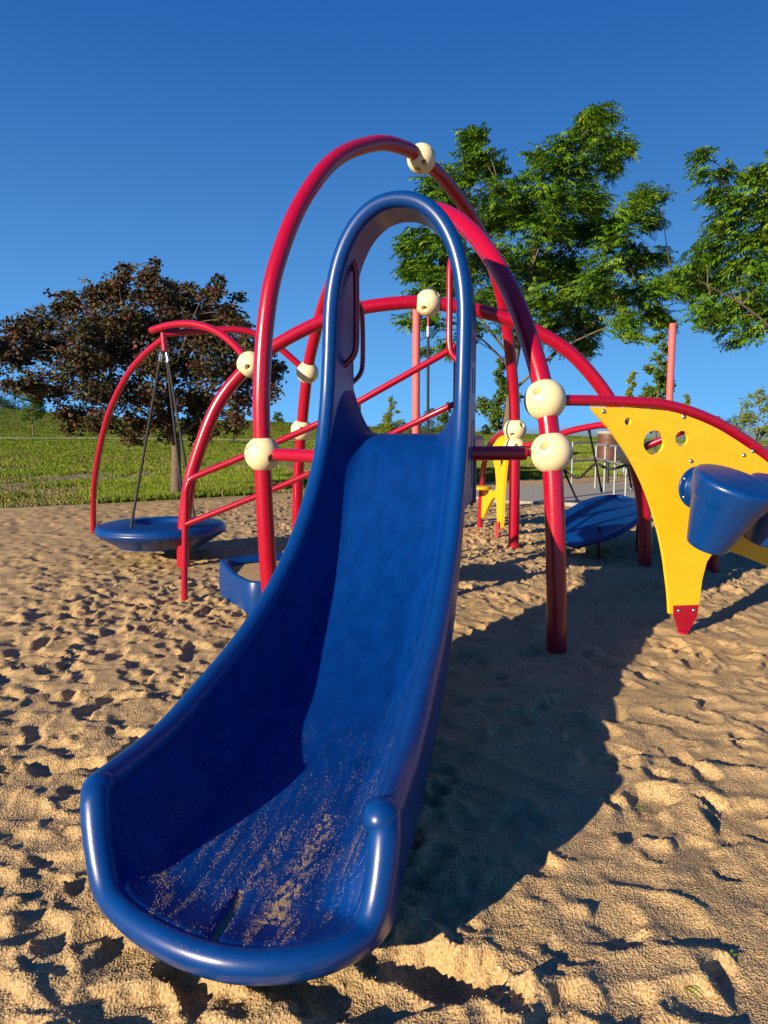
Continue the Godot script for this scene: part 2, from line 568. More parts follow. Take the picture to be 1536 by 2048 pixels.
		g.tube(loop, 0.0025, 6, false, true)
		part("moulded_frame", g, M.blue, o)
	# red grab handles inside the hood opening, and a second one outside on the left
	for sg in [-1.0, 1.0]:
		g = Geo.new()
		var x := half(2.33) - 0.034
		var loop := [Vector3(0.292, 2.215, -2.49), Vector3(0.272, 2.175, -2.50), Vector3(0.262, 2.12, -2.51), Vector3(0.261, 2.0, -2.515), Vector3(0.261, 1.85, -2.515), Vector3(0.262, 1.735, -2.51), Vector3(0.275, 1.675, -2.505), Vector3(0.310, 1.635, -2.50), Vector3(x + 0.03, 1.60, -2.49)]
		for q in loop.size(): loop[q].x *= sg
		g.tube(smooth(loop, 5), 0.0175, 14)
		part("grab_handle", g, M.red, o, Vector3.ZERO, "red bent pipe grab handle inside the hood")
	g = Geo.new()
	g.tube(smooth(v3s([[-0.33, 2.04, -2.69], [-0.305, 2.0, -2.76], [-0.295, 1.93, -2.80], [-0.295, 1.68, -2.81], [-0.305, 1.59, -2.78], [-0.34, 1.53, -2.70]]), 5), 0.015, 14)
	part("grab_handle", g, M.red, o)
	# landing deck behind the hood and bars to the arches
	g = Geo.new()
	g.box(Vector3(0, 1.155, -3.08), Vector3(0.40, 0.065, 0.42), Basis.IDENTITY, 0.02)
	part("deck", g, M.blue, o)
	g = Geo.new()
	g.box(Vector3(0.385, 0.98, -2.68), Vector3(0.022, 0.16, 0.05), Basis.IDENTITY, 0.018)
	part("deck_bracket", g, M.blue_dark, o)
	var inv := o.transform.affine_inverse()
	for e in [[Vector3(0.95, 1.128, -4.04), 1.0], [Vector3(-0.80, 1.10, -4.70), -1.0]]:
		var ball: Vector3 = inv * e[0]
		var wall := Vector3(e[1] * 0.375, ball.y - 0.004, -2.60)
		var d := (wall - ball).normalized()
		g = Geo.new()
		g.tube([ball + d * 0.145, ball + d * 0.148, wall], [0.036, 0.041, 0.041], 20)
		var bar := part("mounting_bar", g, M.red, o)
		g = Geo.new()
		g.tube([ball + d * 0.10, ball + d * 0.15], 0.02, 12)
		part("bar_neck", g, M.red, bar)
	# foot under the exit
	g = Geo.new()
	g.tube([Vector3(0, -0.1, -0.55), Vector3(0, 0.10, -0.55)], 0.05, 14)
	part("foot", g, M.black, o)
	# spilled sand lying in the trough: nobody could count the grains
	var spots := []
	var r := RandomNumberGenerator.new(); r.seed = 5
	var cl := noise(9.0, 61, 3)
	var tries := 0
	while spots.size() < 26000 and tries < 600000:
		tries += 1
		var sv := r.randf_range(-0.17, 0.9)
		var t := r.randf_range(-0.30, 0.36)
		if sv < 0.05 and Vector2(t - 0.06, sv - 0.06).length() > 0.23: continue
		var dens := 0.030 * exp(-pow(maxf(sv - 0.15, 0.0) / 0.32, 2.0)) + 0.004
		# streaks swept along the run
		var st := cl.get_noise_2d(t * 3.0, sv * 0.45)
		dens *= clampf(0.4 + st * 4.0, 0.05, 2.6)
		var line := absf(t - (0.147 + 0.02 * sv))
		if sv > -0.03 and sv < 0.45: dens += 0.75 * exp(-pow(line / 0.026, 2.0)) * clampf(0.45 + cl.get_noise_2d(t * 6.0, sv * 2.5) * 2.2, 0.0, 1.0) * (1.0 if sv < 0.13 else 0.35)
		var l2 := absf(t - (0.05 + 0.02 * sv))
		if sv > 0.08 and sv < 0.36: dens += 0.20 * exp(-pow(l2 / 0.016, 2.0)) * clampf(0.3 + cl.get_noise_2d(t * 6.0, sv * 2.5 + 9.0) * 2.0, 0.0, 1.0)
		var gt := absf(t - (0.054 - (sv + 0.135) * 0.10))
		if gt < 0.007 and sv > -0.12 and sv < 0.085: dens = 1.0
		if r.randf() > dens: continue
		spots.append(Vector3(t, bed_y(sv, t, outline), -sv))
	for q in 900:      # the groove is packed
		var sv := r.randf_range(-0.115, 0.085)
		var t := 0.054 - (sv + 0.135) * 0.10 + r.randf_range(-0.007, 0.007)
		spots.append(Vector3(t, bed_y(sv, t, outline) + r.randf_range(0.0, 0.004), -sv))
	var sand := MultiMeshInstance3D.new()
	sand.multimesh = grain_field(spots, r, 0.0004, 0.00105)
	sand.material_override = M.grain
	sand.name = numbered("spilled_sand")
	add_child(sand)
	sand.transform = o.transform
	sand.set_meta("kind", "stuff"); sand.set_meta("label", "thin scatter of tan sand grains lying in the blue slide's trough"); sand.set_meta("category", "sand")
	return o

func hood_back(y: float) -> float:
	return 2.70 - 0.05 * smoothstep(1.2, 0.86, y) - 0.03 * smoothstep(1.8, 2.5, y)

func grain_field(spots: Array, r: RandomNumberGenerator, a: float, b: float) -> MultiMesh:
	var mm := MultiMesh.new()
	mm.transform_format = MultiMesh.TRANSFORM_3D
	mm.use_colors = true
	mm.mesh = M.grain_mesh
	mm.instance_count = spots.size()
	var pal := [Color(0.44, 0.31, 0.14), Color(0.38, 0.25, 0.10), Color(0.52, 0.39, 0.20), Color(0.26, 0.15, 0.06), Color(0.46, 0.33, 0.15), Color(0.58, 0.48, 0.32)]
	for k in spots.size():
		var sz := r.randf_range(a, b)
		var bs := Basis(Vector3(r.randf_range(-1, 1), r.randf_range(-1, 1), r.randf_range(-1, 1) + 0.01).normalized(), r.randf() * TAU).scaled(Vector3(sz, sz * 0.8, sz * r.randf_range(0.8, 1.4)))
		mm.set_instance_transform(k, Transform3D(bs, spots[k] + Vector3(0, sz * 0.45, 0)))
		mm.set_instance_color(k, pal[r.randi() % 6])
	return mm

# ---------------------------------------------------------------- pipes and balls
func ball_mesh(rad: float, holes: Array) -> Geo:
	var g := Geo.new()
	var pts := []
	var seg := 128
	var rows := 85
	for q in rows:
		var la := -PI * 0.5 + PI * q / (rows - 1)
		for s in seg + 1:
			var lo := TAU * s / seg
			var d := Vector3(cos(la) * cos(lo), sin(la), cos(la) * sin(lo))
			var rr := rad
			for h in holes:
				var a := acos(clampf(d.dot(h), -1, 1))
				if a < 0.26: rr -= rad * 0.46 * smoothstep(0.205, 0.170, a)
			pts.append(d * rr)
	g.sheet(pts, rows, seg + 1, true)
	return g

# a cream ball joint threaded on a pipe: axis is the pipe's direction there
func ball(parent: Node3D, at: Vector3, axis: Vector3, holes: Array, rad := 0.119) -> void:
	var hs := []
	for h in holes: hs.append(v3(h).normalized())
	var b := part("ball_joint", ball_mesh(rad, hs), M.cream, parent, at)
	for h in hs:
		var g := Geo.new()
		var y: Vector3 = h
		var x := y.cross(Vector3(0.3, 0.2, 0.9)).normalized()
		g.lathe([Vector2(0, 0.006), Vector2(0.006, 0.006), Vector2(0.0125, 0.003), Vector2(0.0125, -0.01)], 6, Vector3.ZERO, Basis(x, y, x.cross(y)))
		part("bolt", g, M.galvanised, b, y * rad * 0.55)
	# the seam where the two halves of the ball meet
	var ax := axis.normalized()
	var side := ax.cross(Vector3(0.5, 0.1, 1.0)).normalized()
	var loop := []
	for q in 48:
		var a := TAU * q / 48.0
		loop.append((ax * cos(a) + side * sin(a)) * (rad - 0.0006))
	var gs := Geo.new()
	gs.tube(loop, 0.0011, 5, false, true)
	part("seam", gs, M.cream_seam, b)

func pipe(parent: Node3D, pts: Array, rad: float, mat, seg := 24, per := 8, called := "pipe") -> MeshInstance3D:
	var g := Geo.new()
	g.tube(smooth(pts, per), rad, seg)
	return part(called, g, mat, parent)

func dome_bolt(parent: Node3D, at: Vector3, dir: Vector3, r := 0.012) -> void:
	if not M.has("bolt_mesh"):
		var g := Geo.new()
		g.lathe([Vector2(0, 0.55), Vector2(0.35, 0.5), Vector2(0.7, 0.3), Vector2(0.95, 0.0), Vector2(0.95, -0.3)], 14)
		M.bolt_mesh = g.mesh()
	var b := part("bolt", M.bolt_mesh, M.steel, parent, at)
	var x := dir.cross(Vector3(0.2, 0.9, 0.31)).normalized()
	b.basis = Basis(x, dir, x.cross(dir)).scaled_local(Vector3.ONE * r)

func build_arches() -> void:
	var a := thing("pipe_arch", "tall red pipe arch standing over the blue slide's hood", "arch", Vector3(-0.765, 0, -4.745), 0, "red pipe arches of the play structure")
	var pa := v3s([[-0.762, -0.12, -4.748], [-0.783, 0.35, -4.722], [-0.797, 0.8, -4.704], [-0.803, 1.15, -4.698], [-0.801, 1.5, -4.70], [-0.776, 1.905, -4.732], [-0.715, 2.3, -4.81], [-0.567, 2.77, -5.0], [-0.347, 3.165, -5.284], [-0.068, 3.41, -5.645], [0.147, 3.485, -5.92], [0.308, 3.475, -6.13], [0.575, 3.37, -6.475], [0.897, 3.10, -6.89], [1.113, 2.70, -7.168], [1.249, 2.266, -7.344], [1.344, 1.674, -7.467], [1.376, 1.2, -7.508], [1.385, 0.6, -7.516], [1.39, -0.12, -7.525]])
	rebase(a, pa); pipe(a, pa, 0.057, M.red)
	var org := a.position
	ball(a, Vector3(-0.80, 1.10, -4.70) - org, Vector3.UP, [[0.62, -0.22, 0.72], [-0.72, 0.45, 0.5], [-0.2, 0.3, -1]])
	ball(a, Vector3(0.308, 3.475, -6.13) - org, Vector3(0.6, -0.15, -0.8), [[0.15, -0.55, 0.8], [-0.25, -0.85, 0.4], [0.8, 0.3, 0.5]])
	ball(a, Vector3(1.376, 1.262, -7.508) - org, Vector3.UP, [[0.5, 0.45, 0.75], [-0.35, -0.45, 0.8]])
	ball(a, Vector3(1.378, 1.075, -7.51) - org, Vector3.UP, [[0.05, 0.2, 1], [-0.8, -0.3, 0.4]])

	var b := thing("pipe_arch", "red pipe arch with two stacked cream balls beside the yellow panel", "arch", Vector3(0.99, 0, -3.96), 0, "red pipe arches of the play structure")
	var pb := v3s([[0.993, -0.12, -3.955], [0.985, 0.3, -3.972], [0.970, 0.75, -4.0], [0.95, 1.13, -4.04], [0.919, 1.426, -4.097], [0.874, 1.673, -4.183], [0.782, 2.028, -4.357], [0.662, 2.342, -4.586], [0.517, 2.606, -4.862], [0.35, 2.79, -5.18], [0.1, 2.93, -5.65], [-0.15, 2.91, -6.13], [-0.38, 2.74, -6.57], [-0.559, 2.484, -6.912], [-0.692, 2.145, -7.165], [-0.777, 1.842, -7.328], [-0.865, 1.262, -7.496], [-0.925, 0.674, -7.61], [-0.95, -0.12, -7.66]])
	rebase(b, pb); pipe(b, pb, 0.057, M.red)
	org = b.position
	ball(b, Vector3(0.95, 1.128, -4.04) - org, Vector3(-0.06, 1, -0.1), [[0.88, -0.12, 0.5], [-0.55, 0.38, 0.8], [0.1, -0.3, -1]])
	ball(b, Vector3(0.919, 1.426, -4.097) - org, Vector3(-0.14, 1, -0.25), [[-0.55, 0.42, 0.72], [0.2, 0.2, -1]])
	ball(b, Vector3(-0.777, 1.842, -7.328) - org, Vector3(-0.2, -1, -0.3), [[0.35, -0.75, 0.55]], 0.112)
	ball(b, Vector3(-0.865, 1.262, -7.496) - org, Vector3(-0.1, -1, -0.2), [[0.15, 0.1, 1], [0.8, 0.1, 0.5]], 0.112)

	var c := thing("pipe_arch", "wide low red pipe arch behind the slide with a cream ball on top", "arch", Vector3(-1.885, 0, -6.57), 0, "red pipe arches of the play structure")
	var xy := [[-1.885, -0.12], [-1.872, 0.3], [-1.825, 0.65], [-1.747, 0.96], [-1.525, 1.487], [-1.219, 1.848], [-0.897, 2.07], [-0.533, 2.247], [-0.216, 2.35], [0.144, 2.397], [0.406, 2.397], [0.821, 2.335], [1.229, 2.215], [1.596, 2.025], [1.853, 1.80], [2.091, 1.49], [2.26, 1.11], [2.375, 0.75], [2.437, 0.35], [2.455, -0.12]]
	var pc := []
	for p in xy: pc.append(Vector3(p[0], p[1], -6.57))
	rebase(c, pc); pipe(c, pc, 0.06, M.red)
	org = c.position
	ball(c, Vector3(-1.219, 1.852, -6.57) - org, Vector3(0.75, 0.65, 0), [[0, -0.3, 1], [-0.8, 0.5, 0.3]])
	ball(c, Vector3(0.40, 2.397, -6.57) - org, Vector3(1, 0, 0), [[-0.35, -0.55, 0.75], [0.62, 0.6, 0.5]])
	ball(c, Vector3(2.262, 1.06, -6.57) - org, Vector3(0.3, -1, 0), [[-0.5, 0.2, 0.8]])

func rebase(o: Node3D, pts: Array) -> void:
	for k in pts.size(): pts[k] -= o.position

func build_swing() -> void:
	var o := thing("swing_frame", "slim red three-armed pipe frame holding up the disc swing", "swing frame", Vector3(-3.595, 0, -8.70))
	var leg := v3s([[-3.60, -0.12, -8.71], [-3.53, 0.3, -8.57], [-3.392, 0.70, -8.322], [-3.182, 1.150, -8.039], [-2.969, 1.505, -7.802], [-2.685, 1.834, -7.547], [-2.430, 2.029, -7.355], [-2.185, 2.165, -7.195]])
	rebase(o, leg); pipe(o, leg, 0.033, M.red, 16, 6, "leg")
	var t1 := v3s([[-2.311, 2.240, -7.200], [-2.089, 2.278, -7.092], [-1.836, 2.270, -6.968], [-1.592, 2.190, -6.840], [-1.379, 2.035, -6.703], [-1.219, 1.857, -6.570]])
	rebase(o, t1); pipe(o, t1, 0.035, M.red, 16, 8, "arm")
	var t2 := v3s([[-2.198, 2.207, -7.200], [-1.833, 2.241, -7.231], [-1.490, 2.258, -7.259], [-1.269, 2.212, -7.278], [-1.073, 2.10, -7.297], [-0.777, 1.842, -7.330]])
	rebase(o, t2); pipe(o, t2, 0.033, M.red, 16, 8, "arm")
	var st := v3s([[-2.19, 2.25, -7.19], [-2.178, 2.04, -7.19]])
	rebase(o, st); pipe(o, st, 0.03, M.red, 16, 2, "hanger")

	var w := thing("disc_swing", "round blue disc swing with a dished middle hanging on three black ropes", "swing", Vector3(-2.195, 0.145, -6.95))
	var g := Geo.new()
	g.lathe(soften([Vector2(0.0, 0.16), Vector2(0.20, 0.165), Vector2(0.25, 0.18), Vector2(0.275, 0.215), Vector2(0.31, 0.225), Vector2(0.46, 0.215), Vector2(0.58, 0.200), Vector2(0.613, 0.168), Vector2(0.608, 0.118), Vector2(0.43, 0.004), Vector2(0.38, -0.012), Vector2(0.0, -0.012)]), 64)
	part("seat", g, M.blue, w)
	for e in [[[-2.205, 2.035, -7.17], [-2.36, 0.355, -6.56]], [[-2.155, 2.035, -7.17], [-1.82, 0.355, -6.80]], [[-2.175, 2.035, -7.21], [-2.07, 0.355, -7.33]]]:
		var p0: Vector3 = v3(e[0]) - w.position
		var p1: Vector3 = v3(e[1]) - w.position
		g = Geo.new()
		g.tube([p0, p1], 0.0125, 10)
		var rp := part("rope", g, M.rope, w)
		var d := (p1 - p0).normalized()
		g = Geo.new()
		g.tube([p0 + d * 0.02, p0 + d * 0.11], 0.0165, 12)
		part("sleeve", g, M.steel, rp)

func soften(p: Array, per := 5) -> Array:
	var o := []
	var m := p.size()
	for k in m - 1:
		for q in per:
			var x: Vector2 = p[k].cubic_interpolate(p[k + 1], p[maxi(k - 1, 0)], p[mini(k + 2, m - 1)], float(q) / per)
			o.append(Vector2(maxf(x.x, 0.0), x.y))
	o.append(p[m - 1])
	return o

func build_climber() -> void:
	var o := thing("stair_rail", "sloping pair of thin red rails rising behind the slide", "handrail", Vector3(-1.49, 0, -5.18))
	var up := v3s([[-1.488, -0.1, -5.18], [-1.475, 0.3, -5.178], [-1.45, 0.76, -5.172], [-1.443, 0.82, -5.17], [-1.425, 0.872, -5.17], [-1.38, 0.918, -5.17], [-1.083, 1.041, -5.17], [-0.533, 1.276, -5.15], [-0.242, 1.424, -5.1], [0.446, 1.80, -5.0], [0.50, 1.828, -4.985]])
	rebase(o, up); pipe(o, up, 0.0235, M.red, 16, 6, "upper_rail")
	var lo := v3s([[-1.455, 0.57, -5.172], [-0.646, 0.897, -5.15], [0.114, 1.258, -5.08], [0.436, 1.413, -5.0], [0.50, 1.44, -4.985]])
	rebase(o, lo); pipe(o, lo, 0.0215, M.red, 16, 6, "lower_rail")
	var pk := v3s([[-0.181, 1.45, -5.095], [-0.181, 1.12, -5.11]])
	rebase(o, pk); pipe(o, pk, 0.017, M.red, 12, 2, "picket")
	var far := v3s([[0.50, 1.15, -4.97], [0.50, 1.84, -4.985]])
	rebase(o, far); pipe(o, far, 0.0215, M.red, 12, 2, "picket")

	# the low moulded step tray, raised edge round a gritty top
	var s := thing("climbing_step", "low blue step tray with gritty top on the sand behind the slide", "step", Vector3(-0.62, 0.0, -5.34))
	s.rotation.y = deg_to_rad(30.0)
	var g := Geo.new()
	var sec := [[0.56, 0.40, -0.02], [0.575, 0.41, 0.10], [0.565, 0.405, 0.215], [0.55, 0.39, 0.225], [0.53, 0.37, 0.222], [0.50, 0.345, 0.19], [0.49, 0.34, 0.178]]
	var pts := []
	for q in sec:
		for k in 41:
			var a := TAU * k / 40.0
			var n := 7.0
			var x: float = q[0] * signf(cos(a)) * pow(absf(cos(a)), 2.0 / n)
			var z: float = q[1] * signf(sin(a)) * pow(absf(sin(a)), 2.0 / n)
			pts.append(Vector3(x, q[2] + (0.05 if z < 0 and q[2] > 0.15 else 0.0) * smoothstep(0.0, -0.3, z), z))
	g.sheet(pts, sec.size(), 41, true)
	part("tray", g, M.blue, s)
	g = Geo.new()
	g.box(Vector3(0, 0.204, 0), Vector3(0.515, 0.014, 0.36), Basis.IDENTITY, 0.004)
	part("gritty_top", g, M.sand, s, Vector3.ZERO, "worn top of the tray dusted with sand")
	# upper steps that carry on to the deck
	var st := thing("climbing_step", "raised blue step hidden behind the slide's chute", "step", Vector3(-0.12, 0.0, -5.15))
	for e in [[Vector3(-0.10, 0.5, 0.05), 0.22], [Vector3(0.22, 0.85, 0.20), 0.24]]:
		g = Geo.new()
		g.box(e[0], Vector3(e[1], 0.06, 0.26), Basis.IDENTITY, 0.02)
		var q := part("tread", g, M.blue, st)
		g = Geo.new()
		g.tube([Vector3(e[0].x, -0.1, e[0].z), Vector3(e[0].x, e[0].y - 0.05, e[0].z)], 0.045, 14)
		part("post", g, M.red, q)

# ---------------------------------------------------------------- yellow drum panel
func extrude(outline: Array, holes: Array, depth: float) -> CSGPolygon3D:
	var p := CSGPolygon3D.new()
	var pv := PackedVector2Array()
	for q in outline: pv.append(Vector2(q[0], q[1]))
	p.polygon = pv
	p.depth = depth
	for h in holes:
		var c := CSGCylinder3D.new()
		c.radius = h[2]; c.height = depth * 6.0; c.sides = 40
		c.operation = CSGShape3D.OPERATION_SUBTRACTION
		c.rotation.x = PI * 0.5
		c.position = Vector3(h[0], h[1], -depth * 0.5)
		p.add_child(c)
	return p

func curve2(pts: Array, per := 6) -> Array:
	var o := []
	var m := pts.size()
	for k in m - 1:
		var b := Vector2(pts[k][0], pts[k][1])
		var d := Vector2(pts[k + 1][0], pts[k + 1][1])
		var a := Vector2(pts[maxi(k - 1, 0)][0], pts[maxi(k - 1, 0)][1])
		var e := Vector2(pts[mini(k + 2, m - 1)][0], pts[mini(k + 2, m - 1)][1])
		for q in per:
			var x := b.cubic_interpolate(d, a, e, float(q) / per)
			o.append([x.x, x.y])
	o.append(pts[m - 1])
	return o

func build_drum_panel() -> void:
	# local x runs along the panel, z towards the viewer's side
	var o := thing("drum_panel", "curved yellow play panel with round holes and blue drums under a red pipe", "play panel", Vector3(0.92, 0, -4.05), atan2(0.23, 0.925))
	var top := curve2([[0.270, 1.388], [0.45, 1.386], [0.594, 1.381], [0.830, 1.358], [1.076, 1.283], [1.296, 1.176], [1.508, 1.05], [1.72, 0.90], [1.95, 0.70]])
	var right := [[2.06, 0.50], [2.12, 0.12], [2.02, 0.10]]
	var low := curve2([[1.95, 0.16], [1.86, 0.28], [1.72, 0.355], [1.557, 0.400], [1.42, 0.455], [1.336, 0.484]])
	var notch := curve2([[1.23, 0.525], [1.15, 0.515], [1.098, 0.455]])
	var leg := [[1.093, 0.445], [1.068, 0.337], [1.058, 0.22], [1.050, 0.14], [0.850, 0.14]]
	var left := curve2([[0.846, 0.18], [0.836, 0.26], [0.818, 0.36], [0.789, 0.505], [0.745, 0.66], [0.688, 0.812], [0.622, 0.95], [0.542, 1.081], [0.465, 1.18], [0.387, 1.271], [0.30, 1.352]])
	var outl := []
	for a in [top, right, low, notch, leg, left]: outl.append_array(a)
	var p := extrude(outl, [[0.512, 1.306, 0.022], [0.690, 1.183, 0.071], [0.878, 1.206, 0.046]], 0.024)
	p.name = "panel"
	p.material_override = M.yellow
	o.add_child(p)
	p.position = Vector3(0, 0, 0.012)
	var tb := []
	for q in [[0.105, 1.424], [0.25, 1.425], [0.429, 1.422], [0.60, 1.417], [0.75, 1.408], [0.967, 1.360], [1.182, 1.280], [1.368, 1.182], [1.505, 1.097], [1.72, 0.935], [1.95, 0.70], [2.10, 0.45], [2.20, -0.1]]: tb.append(Vector3(q[0], q[1], -0.01))
	pipe(o, tb, 0.031, M.red, 20, 6)
	var g := Geo.new()
	g.tube([Vector3(0.06, 1.424, -0.01), Vector3(0.108, 1.424, -0.01)], 0.024, 14)
	part("pipe_neck", g, M.red_scuffed, o)
	for b in [[0.351, 1.362], [0.883, 1.334], [1.319, 1.104], [1.382, 1.128], [0.949, 1.071]]:
		dome_bolt(o, Vector3(b[0], b[1], 0.0135), Vector3.BACK, 0.0145)
	# red steel foot
	var f := extrude([[0.868, 0.191], [1.044, 0.186], [1.038, 0.112], [0.985, 0.022], [0.915, 0.022], [0.874, 0.122]], [], 0.008)
	f.name = "foot_plate"
	f.material_override = M.red
	o.add_child(f)
	f.position = Vector3(0, 0, 0.0215)
	for b in [[0.905, 0.158], [1.013, 0.154]]: dome_bolt(f, Vector3(b[0], b[1], 0.001), Vector3.BACK, 0.0125)
	g = Geo.new()
	g.tube([Vector3(0.948, -0.06, 0.012), Vector3(0.948, 0.026, 0.012)], 0.035, 16)
	part("foot_disc", g, M.red, f, Vector3(0, 0, -0.02))
	f = extrude([[1.94, 0.18], [2.12, 0.18], [2.10, 0.08], [2.06, -0.02], [1.99, -0.02], [1.95, 0.09]], [], 0.008)
	f.name = "foot_plate"
	f.material_override = M.red
	o.add_child(f, true)
	f.position = Vector3(0, 0, 0.0215)
	# drums
	drum(o, Vector3(0.90, 0.595, 0.24), Vector3(0.12, 0.9, 0.36).normalized(), 1.06, Vector2(0.995, 0.912))
	drum(o, Vector3(1.30, 0.60, 0.20), Vector3(0.16, 0.90, 0.30).normalized(), 0.92, Vector2(1.40, 0.83))

func drum(o: Node3D, base: Vector3, axis: Vector3, k: float, mount: Vector2) -> void:
	var x := axis.cross(Vector3(0, 0, 1)).normalized()
	var bs := Basis(x, axis, x.cross(axis))
	var g := Geo.new()
	var pr := [Vector2(0.062, 0.012), Vector2(0.066, 0.0), Vector2(0.092, -0.004), Vector2(0.104, 0.002), Vector2(0.108, 0.012), Vector2(0.176, 0.255), Vector2(0.178, 0.268), Vector2(0.184, 0.272), Vector2(0.190, 0.282), Vector2(0.212, 0.365), Vector2(0.213, 0.380), Vector2(0.206, 0.393), Vector2(0.192, 0.400), Vector2(0.165, 0.403), Vector2(0.0, 0.404)]
	for q in pr.size(): pr[q] *= k
	g.lathe(pr, 56, Vector3.ZERO, bs)
	var d := part("drum", g, M.blue, o, base)
	g = Geo.new()
	g.lathe([Vector2(0.0, 0.05), Vector2(0.06, 0.05), Vector2(0.062, 0.012)].map(func(v): return v * k), 32, Vector3.ZERO, bs)
	part("opening", g, M.black, d)
	for q in 4:
		var a := TAU * q / 4.0 + 0.5
		dome_bolt(d, bs * Vector3(cos(a) * 0.082 * k, -0.003, sin(a) * 0.082 * k), -axis, 0.008)
	# round mounting flange on the panel, with a neck into the drum
	var fl := Geo.new()
	var fb := Basis(Vector3.RIGHT, PI * 0.5)
	fl.lathe([Vector2(0.0, 0.0), Vector2(0.120, 0.0), Vector2(0.122, 0.004), Vector2(0.122, 0.012), Vector2(0.118, 0.015), Vector2(0.092, 0.016), Vector2(0.084, 0.022), Vector2(0.076, 0.15)].map(func(v): return v * k), 48, Vector3.ZERO, fb)
	var flange := part("flange", fl, M.blue, o, Vector3(mount.x, mount.y, 0.0125))
	for q in 6:
		var a := TAU * (q + 0.5) / 6.0
		dome_bolt(flange, Vector3(cos(a) * 0.104 * k, sin(a) * 0.104 * k, 0.015 * k), Vector3.BACK, 0.010)

# ---------------------------------------------------------------- things further back
func build_back_play() -> void:
	var u := thing("play_seat", "small yellow panel seat with red bent pipe on the sand near the path", "play seat", Vector3(1.24, 0, -9.2))
	# local x must run from (1.24, 9.2) to (1.36, 8.4)
	u.basis = Basis(Vector3(0.12, 0, 0.8).normalized(), Vector3.UP, Vector3(0.12, 0, 0.8).normalized().cross(Vector3.UP))
	var p := extrude(curve2([[0.092, 0.141], [0.10, 0.30], [0.118, 0.499], [0.40, 0.53], [0.69, 0.549], [0.653, 0.797], [0.50, 1.02], [0.823, 1.19], [1.15, 1.20], [1.064, 0.893], [0.98, 0.5], [0.945, 0.125], [0.78, 0.14], [0.72, 0.42], [0.573, 0.426], [0.371, 0.300], [0.18, 0.14]], 3), [[0.86, 0.92, 0.09]], 0.03)
	p.name = "panel"
	p.material_override = M.yellow
	u.add_child(p)
	pipe(u, v3s([[0.05, -0.1, 0], [0.07, 0.3, 0], [0.118, 0.6, 0], [0.20, 0.84, 0], [0.42, 1.08, 0], [0.823, 1.215, 0], [1.10, 1.235, 0]]), 0.034, M.red, 16)
	var g := Geo.new()
	g.lathe([Vector2(0, 0.02), Vector2(0.17, 0.02), Vector2(0.18, 0.01), Vector2(0.18, -0.01), Vector2(0.17, -0.02), Vector2(0, -0.02)], 28)
	part("seat", g, M.yellow, u, Vector3(0.30, 0.545, 0.12))
	g = Geo.new()
	g.box(Vector3(0.87, 0.06, 0.03), Vector3(0.05, 0.13, 0.006), Basis.IDENTITY, 0.003)
	part("foot_plate", g, M.red_scuffed, u)

	# hanging blue bridge plate
	var o := thing("rope_bridge_plate", "curved ribbed blue plate hung on black ropes beside the railing", "bridge", Vector3(2.35, 0, -7.45))
	var pts := []
	var under := []
	var along := Vector3(0.50, 0.165, -0.57)
	var across := Vector3(0.27, 0.0, 0.34)
	for a in 25:
		var e := -1.0 + 2.0 * a / 24.0        # across
		for b in 29:
			var f := -1.0 + 2.0 * b / 28.0 # near to far
			var ee := e * pow(maxf(1.0 - 0.93 * pow(absf(f), 2.8), 0.0), 1.0 / 2.8)
			var ff := f * pow(maxf(1.0 - 0.20 * pow(absf(e), 3.0), 0.0), 1.0 / 2.8)
			var pp := Vector3(0, 0.375, 0) + along * ff + across * ee
			pp.y += 0.045 * (1.0 - f * f) - 0.05 * (1.0 - e * e)
			if absf(e) < 0.62 and f > -0.8 and f < 0.5: pp.y += 0.007 * maxf(sin(f * 38.0), 0.0)
			pts.append(pp)
			under.append(Vector3(pp.x * 0.97, pp.y - 0.05, pp.z * 0.97))
	g = Geo.new()
	g.sheet(pts, 25, 29)
	part("deck", g, M.blue, o)
	g = Geo.new()
	g.sheet(under, 25, 29, true)
	part("underside", g, M.blue, o)
	var rimp := []
	for b in 29: rimp.append((pts[b] + under[b]) * 0.5)
	for a in range(1, 25): rimp.append((pts[a * 29 + 28] + under[a * 29 + 28]) * 0.5)
	for b in range(27, -1, -1): rimp.append((pts[24 * 29 + b] + under[24 * 29 + b]) * 0.5)
	for a in range(23, 0, -1): rimp.append((pts[a * 29] + under[a * 29]) * 0.5)
	g = Geo.new()
	g.tube(rimp, 0.027, 10, false, true)
	part("rim", g, M.blue, o)
	for e in [[-0.20, 0.42], [0.32, 0.05]]:
		g = Geo.new()
		g.tube([Vector3(e[0], -0.1, e[1]), Vector3(e[0], 0.3, e[1])], 0.016, 10)
		part("post", g, M.black, o)
	var org := o.position
	for e in [[[2.021, 1.271, -7.05], [2.46, 0.575, -8.0]], [[1.86, 0.85, -7.35], [2.12, 0.49, -7.75]], [[2.24, 1.1, -6.62], [2.78, 0.60, -7.95]]]:
		var p0: Vector3 = v3(e[0]) - org
		var p1: Vector3 = v3(e[1]) - org
		g = Geo.new()
		g.tube([p0, p1], 0.011, 8)
		var rp := part("rope", g, M.rope, o)
		var d := (p1 - p0).normalized()
		g = Geo.new()
		g.tube([p1 - d * 0.06, p1], 0.017, 10)
		part("sleeve", g, M.steel, rp)
		if e[0][1] > 1.2:
			g = Geo.new()
			g.tube([p0 + d * 0.02, p0 + d * 0.10], 0.017, 10)
			part("sleeve", g, M.steel, rp)
	var net := v3s([[1.86, 0.85, -7.35], [1.974, 0.775, -7.235], [2.025, 0.843, -7.117], [2.079, 0.929, -6.972], [2.165, 0.889, -6.803], [2.261, 0.937, -6.63]])
	rebase(o, net)
	pipe(o, net, 0.013, M.rope, 10, 6, "rope")

